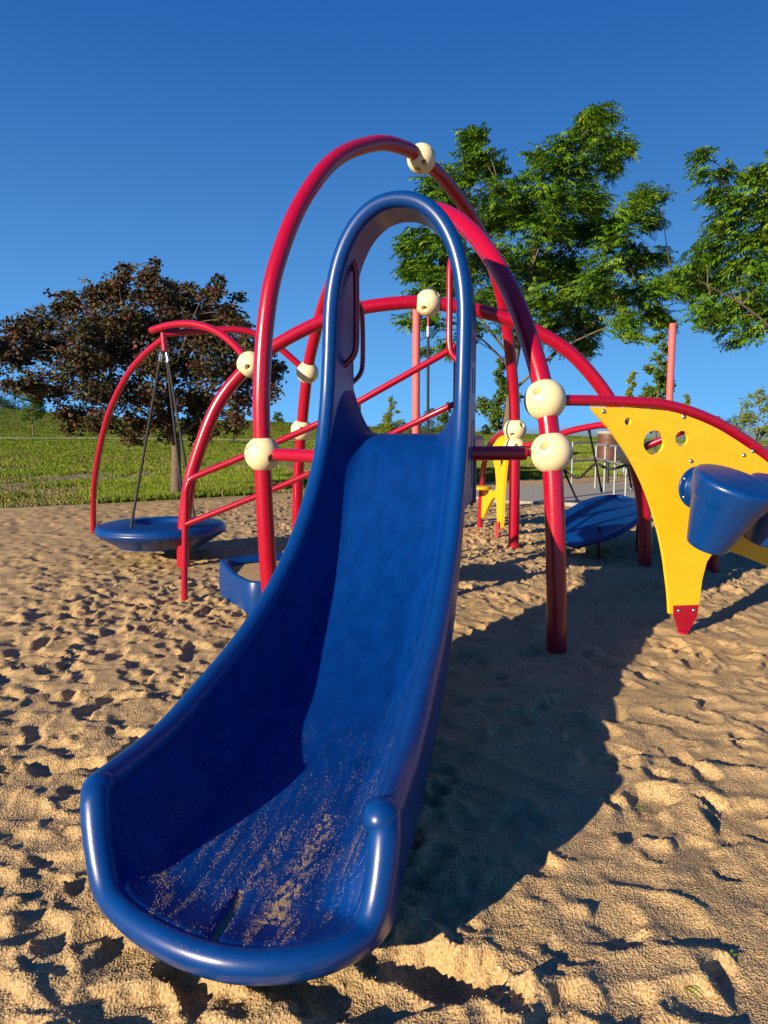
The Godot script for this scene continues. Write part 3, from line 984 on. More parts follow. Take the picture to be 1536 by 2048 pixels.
	var bm := thing("pipe_beam", "bowed red pipe beam spanning between two arches above the blue plate", "beam", Vector3(1.378, 0, -7.5))
	var bp := v3s([[1.378, 1.079, -7.500], [1.601, 1.134, -7.319], [1.805, 1.235, -7.126], [1.982, 1.288, -6.963], [2.120, 1.305, -6.831], [2.20, 1.25, -6.738], [2.246, 1.07, -6.590]])
	rebase(bm, bp); pipe(bm, bp, 0.032, M.red, 16, 8)
	var b2 := v3s([[2.30, 1.06, -6.56], [2.55, 1.19, -6.45], [2.9, 1.36, -6.3]])
	rebase(bm, b2); pipe(bm, b2, 0.032, M.red, 16, 8, "brace")
	var b3 := v3s([[2.9, 1.38, -6.3], [2.95, 0.6, -6.3], [2.96, -0.1, -6.3]])
	rebase(bm, b3); pipe(bm, b3, 0.05, M.red, 16, 8, "post")

	# climbing rope below the top ball of the low arch
	var r := thing("climbing_rope", "single black climbing rope hanging below a cream ball", "rope", Vector3(0.40, 0, -6.57))
	g = Geo.new()
	g.tube([Vector3(0, 0.1, 0), Vector3(0.004, 1.0, 0), Vector3(0, 2.17, 0)], 0.013, 10)
	part("rope", g, M.rope, r)
	g = Geo.new()
	g.tube([Vector3(0, 2.10, 0), Vector3(0, 2.19, 0)], 0.018, 12)
	part("sleeve", g, M.steel, r)
	g = Geo.new()
	g.tube([Vector3(0, 2.185, 0), Vector3(0, 2.29, 0)], 0.011, 10)
	part("hanger", g, M.red, r)

	# weathered poles
	var n := 0
	for e in [[0.446, -10.0, 2.94, "faded pink-red pole rising behind the slide's hood opening"], [4.572, -11.5, 2.94, "faded pink-red pole with a slotted top behind the yellow panel"]]:
		var pl := thing("pole", e[3], "pole", Vector3(e[0], 0, e[1]), 0, "faded pink poles")
		g = Geo.new()
		g.tube([Vector3(0, -0.1, 0), Vector3(0, e[2] - 0.02, 0), Vector3(0, e[2], 0)], [0.053, 0.053, 0.05], 20)
		part("shaft", g, M.pink, pl)
		g = Geo.new()
		g.box(Vector3(-0.018, e[2] - 0.03, 0.0515), Vector3(0.004, 0.02, 0.003), Basis.IDENTITY, 0.001)
		part("slot", g, M.black, pl)

func railing(label: String, a: Vector3, b: Vector3, posts: int, hgt: float, loop: bool) -> void:
	var o := thing("steel_railing", label, "railing", a, 0, "galvanised ramp railings")
	var d := b - a
	for hh in [hgt, hgt * 0.55]:
		var g := Geo.new()
		g.tube([Vector3(0, hh, 0), d + Vector3(0, hh, 0)], 0.021, 12)
		part("rail", g, M.galvanised, o)
	for k in posts:
		var p := d * (float(k) / (posts - 1))
		var g := Geo.new()
		g.tube([p + Vector3(0, -0.1, 0), p + Vector3(0, hgt, 0)], 0.021, 12)
		part("post", g, M.galvanised, o)
	if loop:
		var sd := Vector3(-d.z, 0, d.x).normalized() * 0.08
		pipe(o, [Vector3(0, hgt * 0.72, 0) + sd, d * 0.5 + Vector3(0, hgt * 0.70, 0) + sd, d + Vector3(0, hgt * 0.68, 0) + sd, d * 1.06 + Vector3(0, hgt * 0.60, 0) + sd, d * 1.05 + Vector3(0, hgt * 0.50, 0) + sd], 0.017, M.galvanised, 10, 5, "handrail")

func build_furniture() -> void:
	railing("galvanised pipe railing with a curved handrail next to the hanging plate", Vector3(4.47, 0, -15.0), Vector3(4.30, 0, -12.6), 4, 0.97, true)
	railing("galvanised pipe railing in front of the brown barrel", Vector3(4.50, 0, -17.0), Vector3(7.6, 0, -20.0), 5, 0.97, false)
	railing("galvanised pipe railing on the far side of the ramp", Vector3(6.1, 0, -15.6), Vector3(6.6, 0, -12.4), 4, 0.97, false)
	var o := thing("litter_barrel", "brown ribbed litter barrel with a pale rim mounted on a post", "barrel", Vector3(5.45, 0, -17.3))
	var g := Geo.new()
	var pr := [Vector2(0, 0.55), Vector2(0.25, 0.55), Vector2(0.262, 0.56)]
	for k in 13:
		var y := 0.58 + 0.6 * k / 12.0
		pr.append(Vector2(0.262 + (0.010 if k % 4 == 2 else 0.0), y))
	pr.append(Vector2(0.25, 1.2)); pr.append(Vector2(0.24, 1.1)); pr.append(Vector2(0, 1.1))
	g.lathe(pr, 36)
	part("drum", g, M.barrel, o)
	g = Geo.new()
	g.lathe([Vector2(0.25, 1.185), Vector2(0.275, 1.185), Vector2(0.275, 1.25), Vector2(0.25, 1.25)], 36)
	part("rim", g, M.concrete, o)
	g = Geo.new()
	g.tube([Vector3(0, -0.1, 0), Vector3(0, 0.56, 0)], 0.04, 12)
	part("post", g, M.black, o)

# ---------------------------------------------------------------- ground
const EDGE := [[-30.0, 7.0], [-12.0, 9.6], [-6.1, 11.3], [-4.0, 12.6], [-1.8, 14.2], [0.0, 15.4], [1.8, 17.0], [3.2, 18.2], [5.0, 19.0], [9.0, 20.5], [30.0, 24.0]]

func edge_d(x: float) -> float:
	return table(EDGE, x)

func land(x: float, d: float) -> float:
	var q := clampf((d - edge_d(clampf(x, -30, 30)) ) / 95.0, 0.0, 1.0)
	var rise := pow(q, 1.8) * (1.75 - 0.046 * clampf(x, -20, 70))
	var hill := 2.4 * exp(-(pow((x + 62.0) / 20.0, 2.0) + pow((d - 92.0) / 22.0, 2.0)))
	var fall := -0.00004 * pow(maxf(d - 115.0, 0.0), 2.0)
	return rise + hill + fall

func build_land() -> void:
	var und := noise(0.09, 71, 4)
	var patch := noise(0.42, 72, 4)
	var xs := []
	var x := -160.0
	while x < 160.0:
		xs.append(x)
		x += 0.35 if absf(x) < 9.0 else clampf(absf(x) * 0.05, 0.4, 6.0)
	var ds := []
	var e := 0.0
	while e < 420.0:
		ds.append(e)
		e += clampf(e * 0.02, 0.22, 8.0)
	var g := Geo.new()
	for dd in ds:
		for xx in xs:
			var d: float = edge_d(clampf(xx, -30, 30)) + 0.10 + dd
			var y := land(xx, d) + 0.05 * und.get_noise_2d(xx, d) * clampf(dd, 0, 1) + 0.035 * smoothstep(0.0, 0.5, dd)
			var pn := patch.get_noise_2d(xx * 0.6, d * 0.35)
			var dry := smoothstep(-0.02, 0.22, pn) * smoothstep(30.0, 8.0, dd)
			var green := Color(0.125, 0.185, 0.022).lerp(Color(0.20, 0.255, 0.036), clampf(0.55 + und.get_noise_2d(xx * 0.6, d * 0.25) * 0.9, 0.0, 1.0))
			var col := green.lerp(Color(0.30, 0.215, 0.105), dry * 0.75)
			g.add(Vector3(xx, y, -d), Vector3.UP, Vector2.ZERO, col)
	var w := xs.size()
	for r in ds.size() - 1:
		for k in w - 1:
			var a := r * w + k
			g.quad(a, a + w, a + w + 1, a + 1)
	# normals
	for r in ds.size():
		for k in w:
			var a := g.v[r * w + maxi(k - 1, 0)]
			var b := g.v[r * w + mini(k + 1, w - 1)]
			var c := g.v[maxi(r - 1, 0) * w + k]
			var d := g.v[mini(r + 1, ds.size() - 1) * w + k]
			g.n[r * w + k] = (b - a).cross(c - d).normalized() * (1.0 if (b - a).cross(c - d).y > 0 else -1.0)
	setting("grass_field", g, M.turf)

	# blades in the nearer grass, too many to count
	var blade := Geo.new()
	var rb := RandomNumberGenerator.new(); rb.seed = 12
	for k in 11:
		var a := rb.randf() * TAU
		var o := Vector3(rb.randf_range(-0.09, 0.09), 0, rb.randf_range(-0.09, 0.09))
		var sd := Vector3(cos(a), 0, sin(a)) * 0.006
		var lean := Vector3(rb.randf_range(-1, 1), 0, rb.randf_range(-1, 1)) * 0.05
		var hh := rb.randf_range(0.07, 0.15)
		var nn := Vector3(-sin(a), 0.5, cos(a)).normalized()
		var p0 := blade.add(o - sd, nn)
		var p1 := blade.add(o + sd, nn)
		var p2 := blade.add(o + lean * 0.45 + Vector3(0, hh * 0.62, 0) + sd * 0.7, nn)
		var p3 := blade.add(o + lean * 0.45 + Vector3(0, hh * 0.62, 0) - sd * 0.7, nn)
		var p4 := blade.add(o + lean + Vector3(0, hh, 0), nn)
		blade.face(p0, p1, p2, nn)
		blade.face(p0, p2, p3, nn)
		blade.face(p3, p2, p4, nn)
	var r := RandomNumberGenerator.new(); r.seed = 13
	var tr := []
	var cs := []
	var n := 0
	while tr.size() < 150000 and n < 600000:
		n += 1
		var dd := pow(r.randf(), 2.4) * 105.0
		var xx := r.randf_range(-0.62, 0.62) * (dd + 16.0)
		var d := edge_d(clampf(xx, -30, 30)) + 0.12 + dd
		var pn := patch.get_noise_2d(xx * 0.6, d * 0.35)
		var dry := smoothstep(-0.02, 0.22, pn) * smoothstep(30.0, 8.0, dd)
		if r.randf() < dry * 0.90: continue
		if dd < 0.5 and r.randf() < 0.5: continue
		var sc := r.randf_range(0.55, 1.15) * (1.0 - dry * 0.4)
		tr.append(Transform3D(Basis(Vector3.UP, r.randf() * TAU).scaled(Vector3(1.2 + dd * 0.05, sc, 1.2 + dd * 0.05)), Vector3(xx, land(xx, d) + 0.02, -d)))
		var c := Color(0.11, 0.19, 0.015).lerp(Color(0.22, 0.29, 0.03), r.randf())
		if r.randf() < 0.10 + dry * 0.4: c = Color(0.34, 0.27, 0.12)
		cs.append(c)
	var mm := MultiMesh.new()
	mm.transform_format = MultiMesh.TRANSFORM_3D
	mm.use_colors = true
	mm.mesh = blade.mesh()
	mm.instance_count = tr.size()
	for k in tr.size():
		mm.set_instance_transform(k, tr[k]); mm.set_instance_color(k, cs[k])
	var mi := MultiMeshInstance3D.new()
	mi.multimesh = mm
	mi.material_override = M.grass
	mi.name = numbered("grass_blades")
	add_child(mi)
	mi.set_meta("kind", "stuff"); mi.set_meta("label", "short mown grass with dry patches on the bank beyond the sand"); mi.set_meta("category", "grass")

	# concrete edging between sand and grass
	g = Geo.new()
	var pts := []
	var rows := 0
	x = -14.0
	while x < 2.4:
		var d := edge_d(x)
		for q in [[-0.10, -0.1], [-0.095, 0.022], [-0.085, 0.030], [0.045, 0.034], [0.06, 0.02], [0.062, -0.1]]:
			pts.append(Vector3(x - q[0] * 0.5, q[1] - 0.008, -(d + q[0])))
		rows += 1
		x += 0.25
	g.sheet(pts, rows, 6)
	setting("kerb", g, M.kerb)
	# pavement slab on the right and the thin walk across the field
	g = Geo.new()
	var slab := Geo.new()
	var ring := [[1.55, 13.4], [2.1, 12.35], [3.3, 11.9], [8.0, 11.6], [12.0, 12.0], [12.0, 17.0], [6.0, 16.7], [3.8, 16.2], [2.2, 15.2]]
	var cc := slab.add(Vector3(5.5, 0.045, -14.3), Vector3.UP)
	var ids := []
	for p in ring: ids.append(slab.add(Vector3(p[0], 0.045, -p[1]), Vector3.UP))
	for k in ring.size():
		slab.face(cc, ids[k], ids[(k + 1) % ring.size()], Vector3.UP)
		var a := Vector3(ring[k][0], 0.045, -ring[k][1])
		var b := Vector3(ring[(k + 1) % ring.size()][0], 0.045, -ring[(k + 1) % ring.size()][1])
		var nn := (b - a).cross(Vector3.UP).normalized()
		if nn.dot(a - Vector3(5.5, 0.045, -14.3)) < 0: nn = -nn
		var q := [slab.add(a, nn), slab.add(b, nn), slab.add(b - Vector3(0, 0.2, 0), nn), slab.add(a - Vector3(0, 0.2, 0), nn)]
		slab.face(q[0], q[1], q[2], nn)
		slab.face(q[0], q[2], q[3], nn)
	setting("pavement", slab, M.concrete)
	pts = []
	rows = 0
	x = -70.0
	while x < 80.0:
		for q in [0.0, 1.8]:
			var d: float = 52.0 + q + 0.06 * x
			pts.append(Vector3(x, land(x, d) + 0.10, -d))
		rows += 1
		x += 2.0
	g = Geo.new()
	g.sheet(pts, rows, 2)
	setting("path", g, M.path)

# churned sand: a sheet with real footprints, denser mesh near the slide
func build_sand() -> void:
	var xs := PackedFloat32Array()
	var x := 0.35
	var right := []
	while x < 32.0:
		right.append(x)
		var a := absf(x - 0.35)
		x += 0.0115 if a < 1.7 else (0.0115 + (a - 1.7) * 0.011)
	for k in range(right.size() - 1, 0, -1): xs.append(0.7 - right[k])
	for q in right: xs.append(q)
	var ds := PackedFloat32Array()
	var d := -6.0
	while d < 0.7:
		ds.append(d); d += 0.25
	d = 0.7
	while d < 24.5:
		ds.append(d)
		d += maxf(0.0075, d * 0.0062) if d < 13.0 else 0.25
	var w := xs.size()
	var h := ds.size()
	var hm := PackedFloat32Array(); hm.resize(w * h)
	var big := noise(0.55, 81, 3)
	var mid := noise(2.6, 82, 3)
	var small := noise(11.0, 83, 2)
	var ridge := noise(1.7, 84, 2)
	for r in h:
		var dd := ds[r]
		for k in w:
			var xx := xs[k]
			hm[r * w + k] = 0.030 * big.get_noise_2d(xx, dd) + 0.014 * mid.get_noise_2d(xx, dd * 1.2) + 0.016 * pow(1.0 - absf(ridge.get_noise_2d(xx + 0.25 * dd, dd * 1.5)) * 2.0, 3.0) * clampf((xx + 0.4) * 0.9, 0.25, 1.0)
	var warp := PackedFloat32Array(); warp.resize(w * h)
	var wn := noise(7.0, 86, 3)
	for r in h:
		for k in w: warp[r * w + k] = 1.0 + 0.42 * wn.get_noise_2d(xs[k], ds[r])
	# prints: later ones cut into earlier ones
	var rr := RandomNumberGenerator.new(); rr.seed = 99
	var prints := []
	for k in 18500:
		var pd := 0.75 + pow(rr.randf(), 0.8) * 12.0 if k % 5 < 3 else rr.randf_range(4.5, 13.5)
		var px := rr.randf_range(-0.72, 0.72) * (pd + 0.9)
		var big_one := rr.randf() < 0.4
		var la := rr.randf_range(0.085, 0.14) if big_one else rr.randf_range(0.035, 0.07)
		var lb := rr.randf_range(0.04, 0.056) if big_one else rr.randf_range(0.024, 0.046)
		var dep := rr.randf_range(0.005, 0.022)
		if px > 0.25 and pd < 5.0:      # calmer to the right of the slide
			if rr.randf() < 0.72: continue
			la *= 1.45; lb *= 1.35; dep *= 0.75
		prints.append([px, pd, rr.randf() * TAU, la, lb, dep, rr.randf_range(-0.18, 0.18)])
	# the pit dug by feet at the exit, and scuffs beside it
	prints.append([0.02, 1.50, 0.0, 0.30, 0.14, 0.030, 0.0])
	prints.append([0.13, 1.53, -0.62, 0.23, 0.085, 0.075, 0.0])
	prints.append([-0.55, 1.18, 0.5, 0.16, 0.07, 0.05, 0.0])
	prints.append([-0.78, 1.20, 0.9, 0.15, 0.07, 0.045, 0.0])
	prints.append([0.42, 1.30, -0.6, 0.12, 0.04, 0.028, 0.0])
	for p in prints:
		var reach: float = p[3] * 1.9
		var k0 := xs.bsearch(p[0] - reach)
		var k1 := xs.bsearch(p[0] + reach)
		var r0 := ds.bsearch(p[1] - reach)
		var r1 := ds.bsearch(p[1] + reach)
		if k1 >= w or r1 >= h: continue
		var ca := cos(p[2])
		var sa := sin(p[2])
		var hc := hm[((r0 + r1) >> 1) * w + ((k0 + k1) >> 1)]
		hc = lerpf(hc, 0.0, 0.35)
		var dep: float = p[5]
		var la: float = p[3]
		var lb: float = p[4]
		var soft: float = clampf(dep * 1.35 / lb, 0.4, 0.85)
		for r in range(r0, r1):
			var dy := ds[r] - float(p[1])
			for k in range(k0, k1):
				var dx := xs[k] - float(p[0])
				var a := dx * ca + dy * sa
				var b := -dx * sa + dy * ca
				b *= 1.0 + 0.35 * a / la
				var q := sqrt(a * a / (la * la) + b * b / (lb * lb)) * warp[r * w + k]
				if q < 1.0:
					var wt := smoothstep(1.0, 1.0 - soft, q)
					hm[r * w + k] = lerpf(hm[r * w + k], hc - dep * (1.0 - 0.35 * q * q) + float(p[6]) * a, wt)
					if q > 0.9: hm[r * w + k] += dep * 0.30 * (q - 0.9) * 10.0
				elif q < 1.75:
					var f := (1.75 - q) / 0.75
					hm[r * w + k] += dep * 0.30 * f * f
	# level under the concrete and the edges; fine crumbs everywhere
	for r in h:
		var dd := ds[r]
		for k in w:
			var xx := xs[k]
			var y := hm[r * w + k] + 0.0035 * small.get_noise_2d(xx, dd)
			y = clampf(y, -0.10, 0.07)
			if dd > 9.0: y = lerpf(y, y * 0.7, smoothstep(10.0, 14.0, dd))
			# keep clear of the slide's belly
			var lx := xx + 0.40
			var ld := dd - 1.56
			var s := lx * 0.199 + ld * 0.980
			var t := lx * 0.980 - ld * 0.199
			if s > -0.35 and s < 0.9 and absf(t) < 0.6:
				y = minf(y, lerpf(0.015, y, clampf(maxf(absf(t) - 0.42, -s - 0.18) / 0.12, 0, 1)))
			if xx > 1.3 and dd > 11.3 and dd < 17.5: y = minf(y, 0.02) - 0.0
			if dd > edge_d(clampf(xx, -30, 30)) - 0.12: y = minf(y, 0.015)
			hm[r * w + k] = y
	var tone := noise(0.9, 85, 4)
	var g := Geo.new()
	g.v.resize(w * h); g.n.resize(w * h); g.uv.resize(w * h); g.c.resize(w * h)
	for r in h:
		for k in w:
			var q := r * w + k
			g.v[q] = Vector3(xs[k], hm[q], -ds[r])
			var ka := maxi(k - 1, 0)
			var kb := mini(k + 1, w - 1)
			var ra := maxi(r - 1, 0)
			var rb := mini(r + 1, h - 1)
			var gx := (hm[r * w + kb] - hm[r * w + ka]) / (xs[kb] - xs[ka])
			var gd := (hm[rb * w + k] - hm[ra * w + k]) / (ds[rb] - ds[ra])
			g.n[q] = Vector3(-gx, 1.0, gd).normalized()
			var c := 1.0 + 0.10 * tone.get_noise_2d(xs[k], ds[r])
			g.c[q] = Color(c, c * 0.995, c * 0.98)
	var idx := PackedInt32Array(); idx.resize((w - 1) * (h - 1) * 6)
	var o := 0
	for r in h - 1:
		for k in w - 1:
			var a := r * w + k
			idx[o] = a; idx[o + 1] = a + w; idx[o + 2] = a + w + 1
			idx[o + 3] = a; idx[o + 4] = a + w + 1; idx[o + 5] = a + 1
			o += 6
	g.i = idx
	setting("sand", g, M.sand)
	print("sand ", w, " x ", h)
	# loose coarse grains on the nearest sand
	var spots := []
	for k in 26000:
		var pd := 0.85 + pow(rr.randf(), 1.6) * 2.4
		var px := rr.randf_range(-0.6, 0.6) * (pd + 0.3)
		var kk := clampi(xs.bsearch(px), 1, w - 1)
		var r := clampi(ds.bsearch(pd), 1, h - 1)
		spots.append(Vector3(xs[kk], hm[r * w + kk] - 0.0004, -ds[r]) + Vector3(rr.randf_range(-0.004, 0.004), 0, rr.randf_range(-0.003, 0.003)))
	var mi := MultiMeshInstance3D.new()
	mi.multimesh = grain_field(spots, rr, 0.0008, 0.0021)
	mi.material_override = M.grain
	mi.name = numbered("coarse_grains")
	add_child(mi)
	mi.set_meta("kind", "stuff"); mi.set_meta("label", "loose coarse sand grains lying on the sand surface"); mi.set_meta("category", "sand")
	# a few torn grass blades dropped on the sand
	for e in [[0.86, 2.26, 0.9], [1.13, 1.86, 2.2], [0.83, 1.55, 1.6], [0.68, 1.45, 0.4]]:
		var kk := clampi(xs.bsearch(e[0]), 1, w - 1)
		var r := clampi(ds.bsearch(e[1]), 1, h - 1)
		var t := thing("grass_clipping", "torn bright green blade of grass lying on the sand", "grass blade", Vector3(e[0], hm[r * w + kk] + 0.004, -e[1]), e[2], "grass blades dropped on the sand")
		for q in 2:
			var bl := Geo.new()
			var pp := []
			for z in 9:
				var f := z / 8.0
				var wd := 0.004 * sin(PI * (0.08 + 0.9 * f))
				for sg in [-1.0, 0.0, 1.0]: pp.append(Vector3(wd * sg + 0.01 * q + 0.01 * f * f, 0.006 * sin(f * PI) + 0.0012 * absf(sg) + q * 0.003, (f - 0.5) * (0.05 if q == 0 else 0.03)))
			bl.sheet(pp, 9, 3)
			part("blade", bl, paint(0.14, 0.24, 0.02, 0.6, {"cull_mode": BaseMaterial3D.CULL_DISABLED}), t)

# ---------------------------------------------------------------- trees
func leaf_spray(kind: int, seed_: int) -> ArrayMesh:
	var r := RandomNumberGenerator.new(); r.seed = seed_
	var g := Geo.new()
	if kind == 0:
		# honey-locust like: drooping twig with feathery narrow leaves
		for k in 26:
			var f := k / 25.0
			var stem := Vector3(f * 0.42, 0.05 * f - 0.20 * f * f, 0)
			var sd := -1.0 if k % 2 == 0 else 1.0
			var dir := Vector3(0.55 + r.randf_range(-0.3, 0.3), -0.15 - r.randf() * 0.75, sd * r.randf_range(0.25, 0.9)).normalized()
			var l := r.randf_range(0.07, 0.135)
			leaf(g, stem, dir, l, l * 0.15, r)
	elif kind == 1:
		# crab-apple like: twig with oval leaves all round
		for k in 16:
			var f := k / 15.0
			var stem := Vector3(f * 0.26, 0.05 * sin(f * 3.0), 0)
			var dir := Vector3(r.randf_range(-0.2, 0.9), r.randf_range(-0.8, 0.6), r.randf_range(-1, 1)).normalized()
			var l := r.randf_range(0.05, 0.085)
			leaf(g, stem, dir, l, l * 0.36, r)
	else:
		# young maple or oak: broad leaves
		for k in 14:
			var f := k / 13.0
			var stem := Vector3(f * 0.30, 0.06 * f, 0)
			var dir := Vector3(r.randf_range(-0.1, 0.9), r.randf_range(-0.7, 0.5), r.randf_range(-1, 1)).normalized()
			var l := r.randf_range(0.10, 0.16)
			leaf(g, stem, dir, l, l * 0.40, r)
	return g.mesh()

func leaf(g: Geo, at: Vector3, dir: Vector3, l: float, w: float, r: RandomNumberGenerator) -> void:
	var sd := dir.cross(Vector3(r.randf_range(-0.5, 0.5), 1, r.randf_range(-0.5, 0.5))).normalized() * w
	var nn := sd.cross(dir).normalized()
	if nn.y < 0: nn = -nn
	var p0 := g.add(at, nn)
	var p1 := g.add(at + dir * l * 0.45 + sd, (nn + sd.normalized() * 0.25).normalized())
	var p2 := g.add(at + dir * l - nn * l * 0.08, nn)
	var p3 := g.add(at + dir * l * 0.45 - sd, (nn - sd.normalized() * 0.25).normalized())
	g.face(p0, p1, p2, nn)
	g.face(p0, p2, p3, nn)

# base of the trunk, clumps [x, y, z, r] in world metres
func tree(called: String, label: String, base: Vector3, fork: float, trunk_r: float, clumps: Array, kind: int, per_m2: float, cols: Array, mat, size: float, seed_: int, lean := Vector3.ZERO, group := "") -> void:
	var o := thing(called, label, "tree", base, 0, group)
	var r := RandomNumberGenerator.new(); r.seed = seed_
	var top := Vector3.ZERO
	for c in clumps: top = Vector3(0, maxf(top.y, c[1] - base.y), 0)
	var tk := []
	var tr := []
	for k in 12:
		var f := k / 11.0
		tk.append(Vector3(lean.x * f * f, -0.1 + (top.y * 0.86 + 0.1) * f, lean.z * f * f) + Vector3(r.randf_range(-1, 1), 0, r.randf_range(-1, 1)) * trunk_r * 0.35 * minf(f * 3.0, 1.0))
		tr.append(trunk_r * (1.35 if k == 0 else 1.0) * pow(1.0 - f * 0.94, 0.9))
	var g := Geo.new()
	g.tube(tk, tr, 12)
	part("trunk", g, M.bark, o)
	g = Geo.new()
	var spr := []
	var sc := []
	var joints := []
	for k in range(4, 11): joints.append(tk[k])
	var order := []
	for k in range(0, clumps.size(), 6): order.append(k)
	var mains := order.size()
	for k in clumps.size():
		if k % 6 != 0: order.append(k)
	for oi in order.size():
		var c: Array = clumps[order[oi]]
		var cp := Vector3(c[0], c[1], c[2]) - base
		var cr: float = c[3]
		var away := Vector2(cp.x, cp.z).length()
		var st := Vector3.ZERO
		var lr := 0.0
		if oi < mains:
			var from_y := clampf(cp.y - away * 0.7 - 0.3, fork, top.y * 0.8)
			var f := (from_y + 0.1) / (top.y * 0.86 + 0.1)
			st = Vector3(lean.x * f * f, from_y, lean.z * f * f)
			lr = clampf(trunk_r * 0.36 * (1.0 - f * 0.6), 0.010, 0.1)
		else:
			var far := 99.0
			for q in joints:
				var dq: float = (q as Vector3).distance_to(cp) + maxf(q.y - cp.y, 0.0)
				if dq < far:
					far = dq; st = q
			lr = clampf(trunk_r * 0.10, 0.006, 0.018)
		var midp := st.lerp(cp, 0.5) + Vector3(r.randf_range(-0.06, 0.06), 0.08 * st.distance_to(cp), r.randf_range(-0.06, 0.06))
		var bough := smooth([st, midp, cp], 5)
		g.tube(bough, [lr, lr * 0.93, lr * 0.85, lr * 0.78, lr * 0.7, lr * 0.62, lr * 0.52, lr * 0.42, lr * 0.32, lr * 0.24, lr * 0.15], 6, false)
		if oi < mains:
			for q in range(3, 11): joints.append(bough[q])
		var num := int(per_m2 * cr * cr) + 6
		for k in num:
			var d := Vector3(r.randfn(), r.randfn() * 0.72, r.randfn()).normalized() * pow(r.randf(), 0.5) * 0.98
			var p := cp + d * cr
			var az := atan2(-(p.z - st.z), p.x - st.x) + r.randf_range(-1.0, 1.0)
			var s := size * r.randf_range(0.7, 1.25)
			var bs := Basis(Vector3.UP, az) * Basis(Vector3(0, 0, 1), r.randf_range(-0.35, 0.55)) * Basis(Vector3(1, 0, 0), r.randf_range(-0.6, 0.6))
			spr.append(Transform3D(bs.scaled_local(Vector3.ONE * s), p - bs.x * 0.2 * s))
			sc.append((cols[0] as Color).lerp(cols[1], r.randf()) if r.randf() > 0.12 else cols[2])
			if k % 9 == 0: g.tube([cp + (p - cp) * 0.1, p], [0.008, 0.004], 4, false)
	part("limbs", g, M.bark, o)
	var mm := MultiMesh.new()
	mm.transform_format = MultiMesh.TRANSFORM_3D
	mm.use_colors = true
	mm.mesh = M.spray[kind]
	mm.instance_count = spr.size()
	for k in spr.size():
		mm.set_instance_transform(k, spr[k]); mm.set_instance_color(k, sc[k])
	var mi := MultiMeshInstance3D.new()
	mi.multimesh = mm
	mi.material_override = mat
	mi.name = "crown"
	o.add_child(mi)
	mi.set_meta("kind", "stuff")

# a small tree given by place, height and spread
func young(called: String, label: String, x: float, d: float, y0: float, hgt: float, spread: float, shape: int, cols: Array, seed_: int, kind := 2, group := "young trees across the field") -> void:
	var r := RandomNumberGenerator.new(); r.seed = seed_
	var base := Vector3(x, y0, -d)
	var cl := []
	var n := 16
	for k in n:
		var f := (k + 0.5) / n
		var rad: float
		if shape == 0: rad = spread * sin(PI * pow(0.12 + 0.88 * f, 0.8)) * 0.75      # rounded
		elif shape == 1: rad = spread * (1.0 - f) * 0.8 + spread * 0.08          # spire
		else: rad = spread * (0.9 - 0.5 * f)                                     # bush
		var lo := 0.28 if shape < 2 else 0.1
		var a := r.randf() * TAU
		var q := r.randf_range(0.35, 1.0)
		cl.append([x + cos(a) * rad * q, y0 + hgt * (lo + (0.96 - lo) * f), -d + sin(a) * rad * q, maxf(rad * 0.56, spread * 0.17)])
	tree(called, label, base, hgt * 0.22, maxf(hgt * 0.014, 0.03), cl, kind, 110.0 / maxf(spread * spread * 0.27, 0.10), cols, M.leaf, clampf(hgt * 0.16, 0.5, 2.2), seed_, Vector3.ZERO, group)

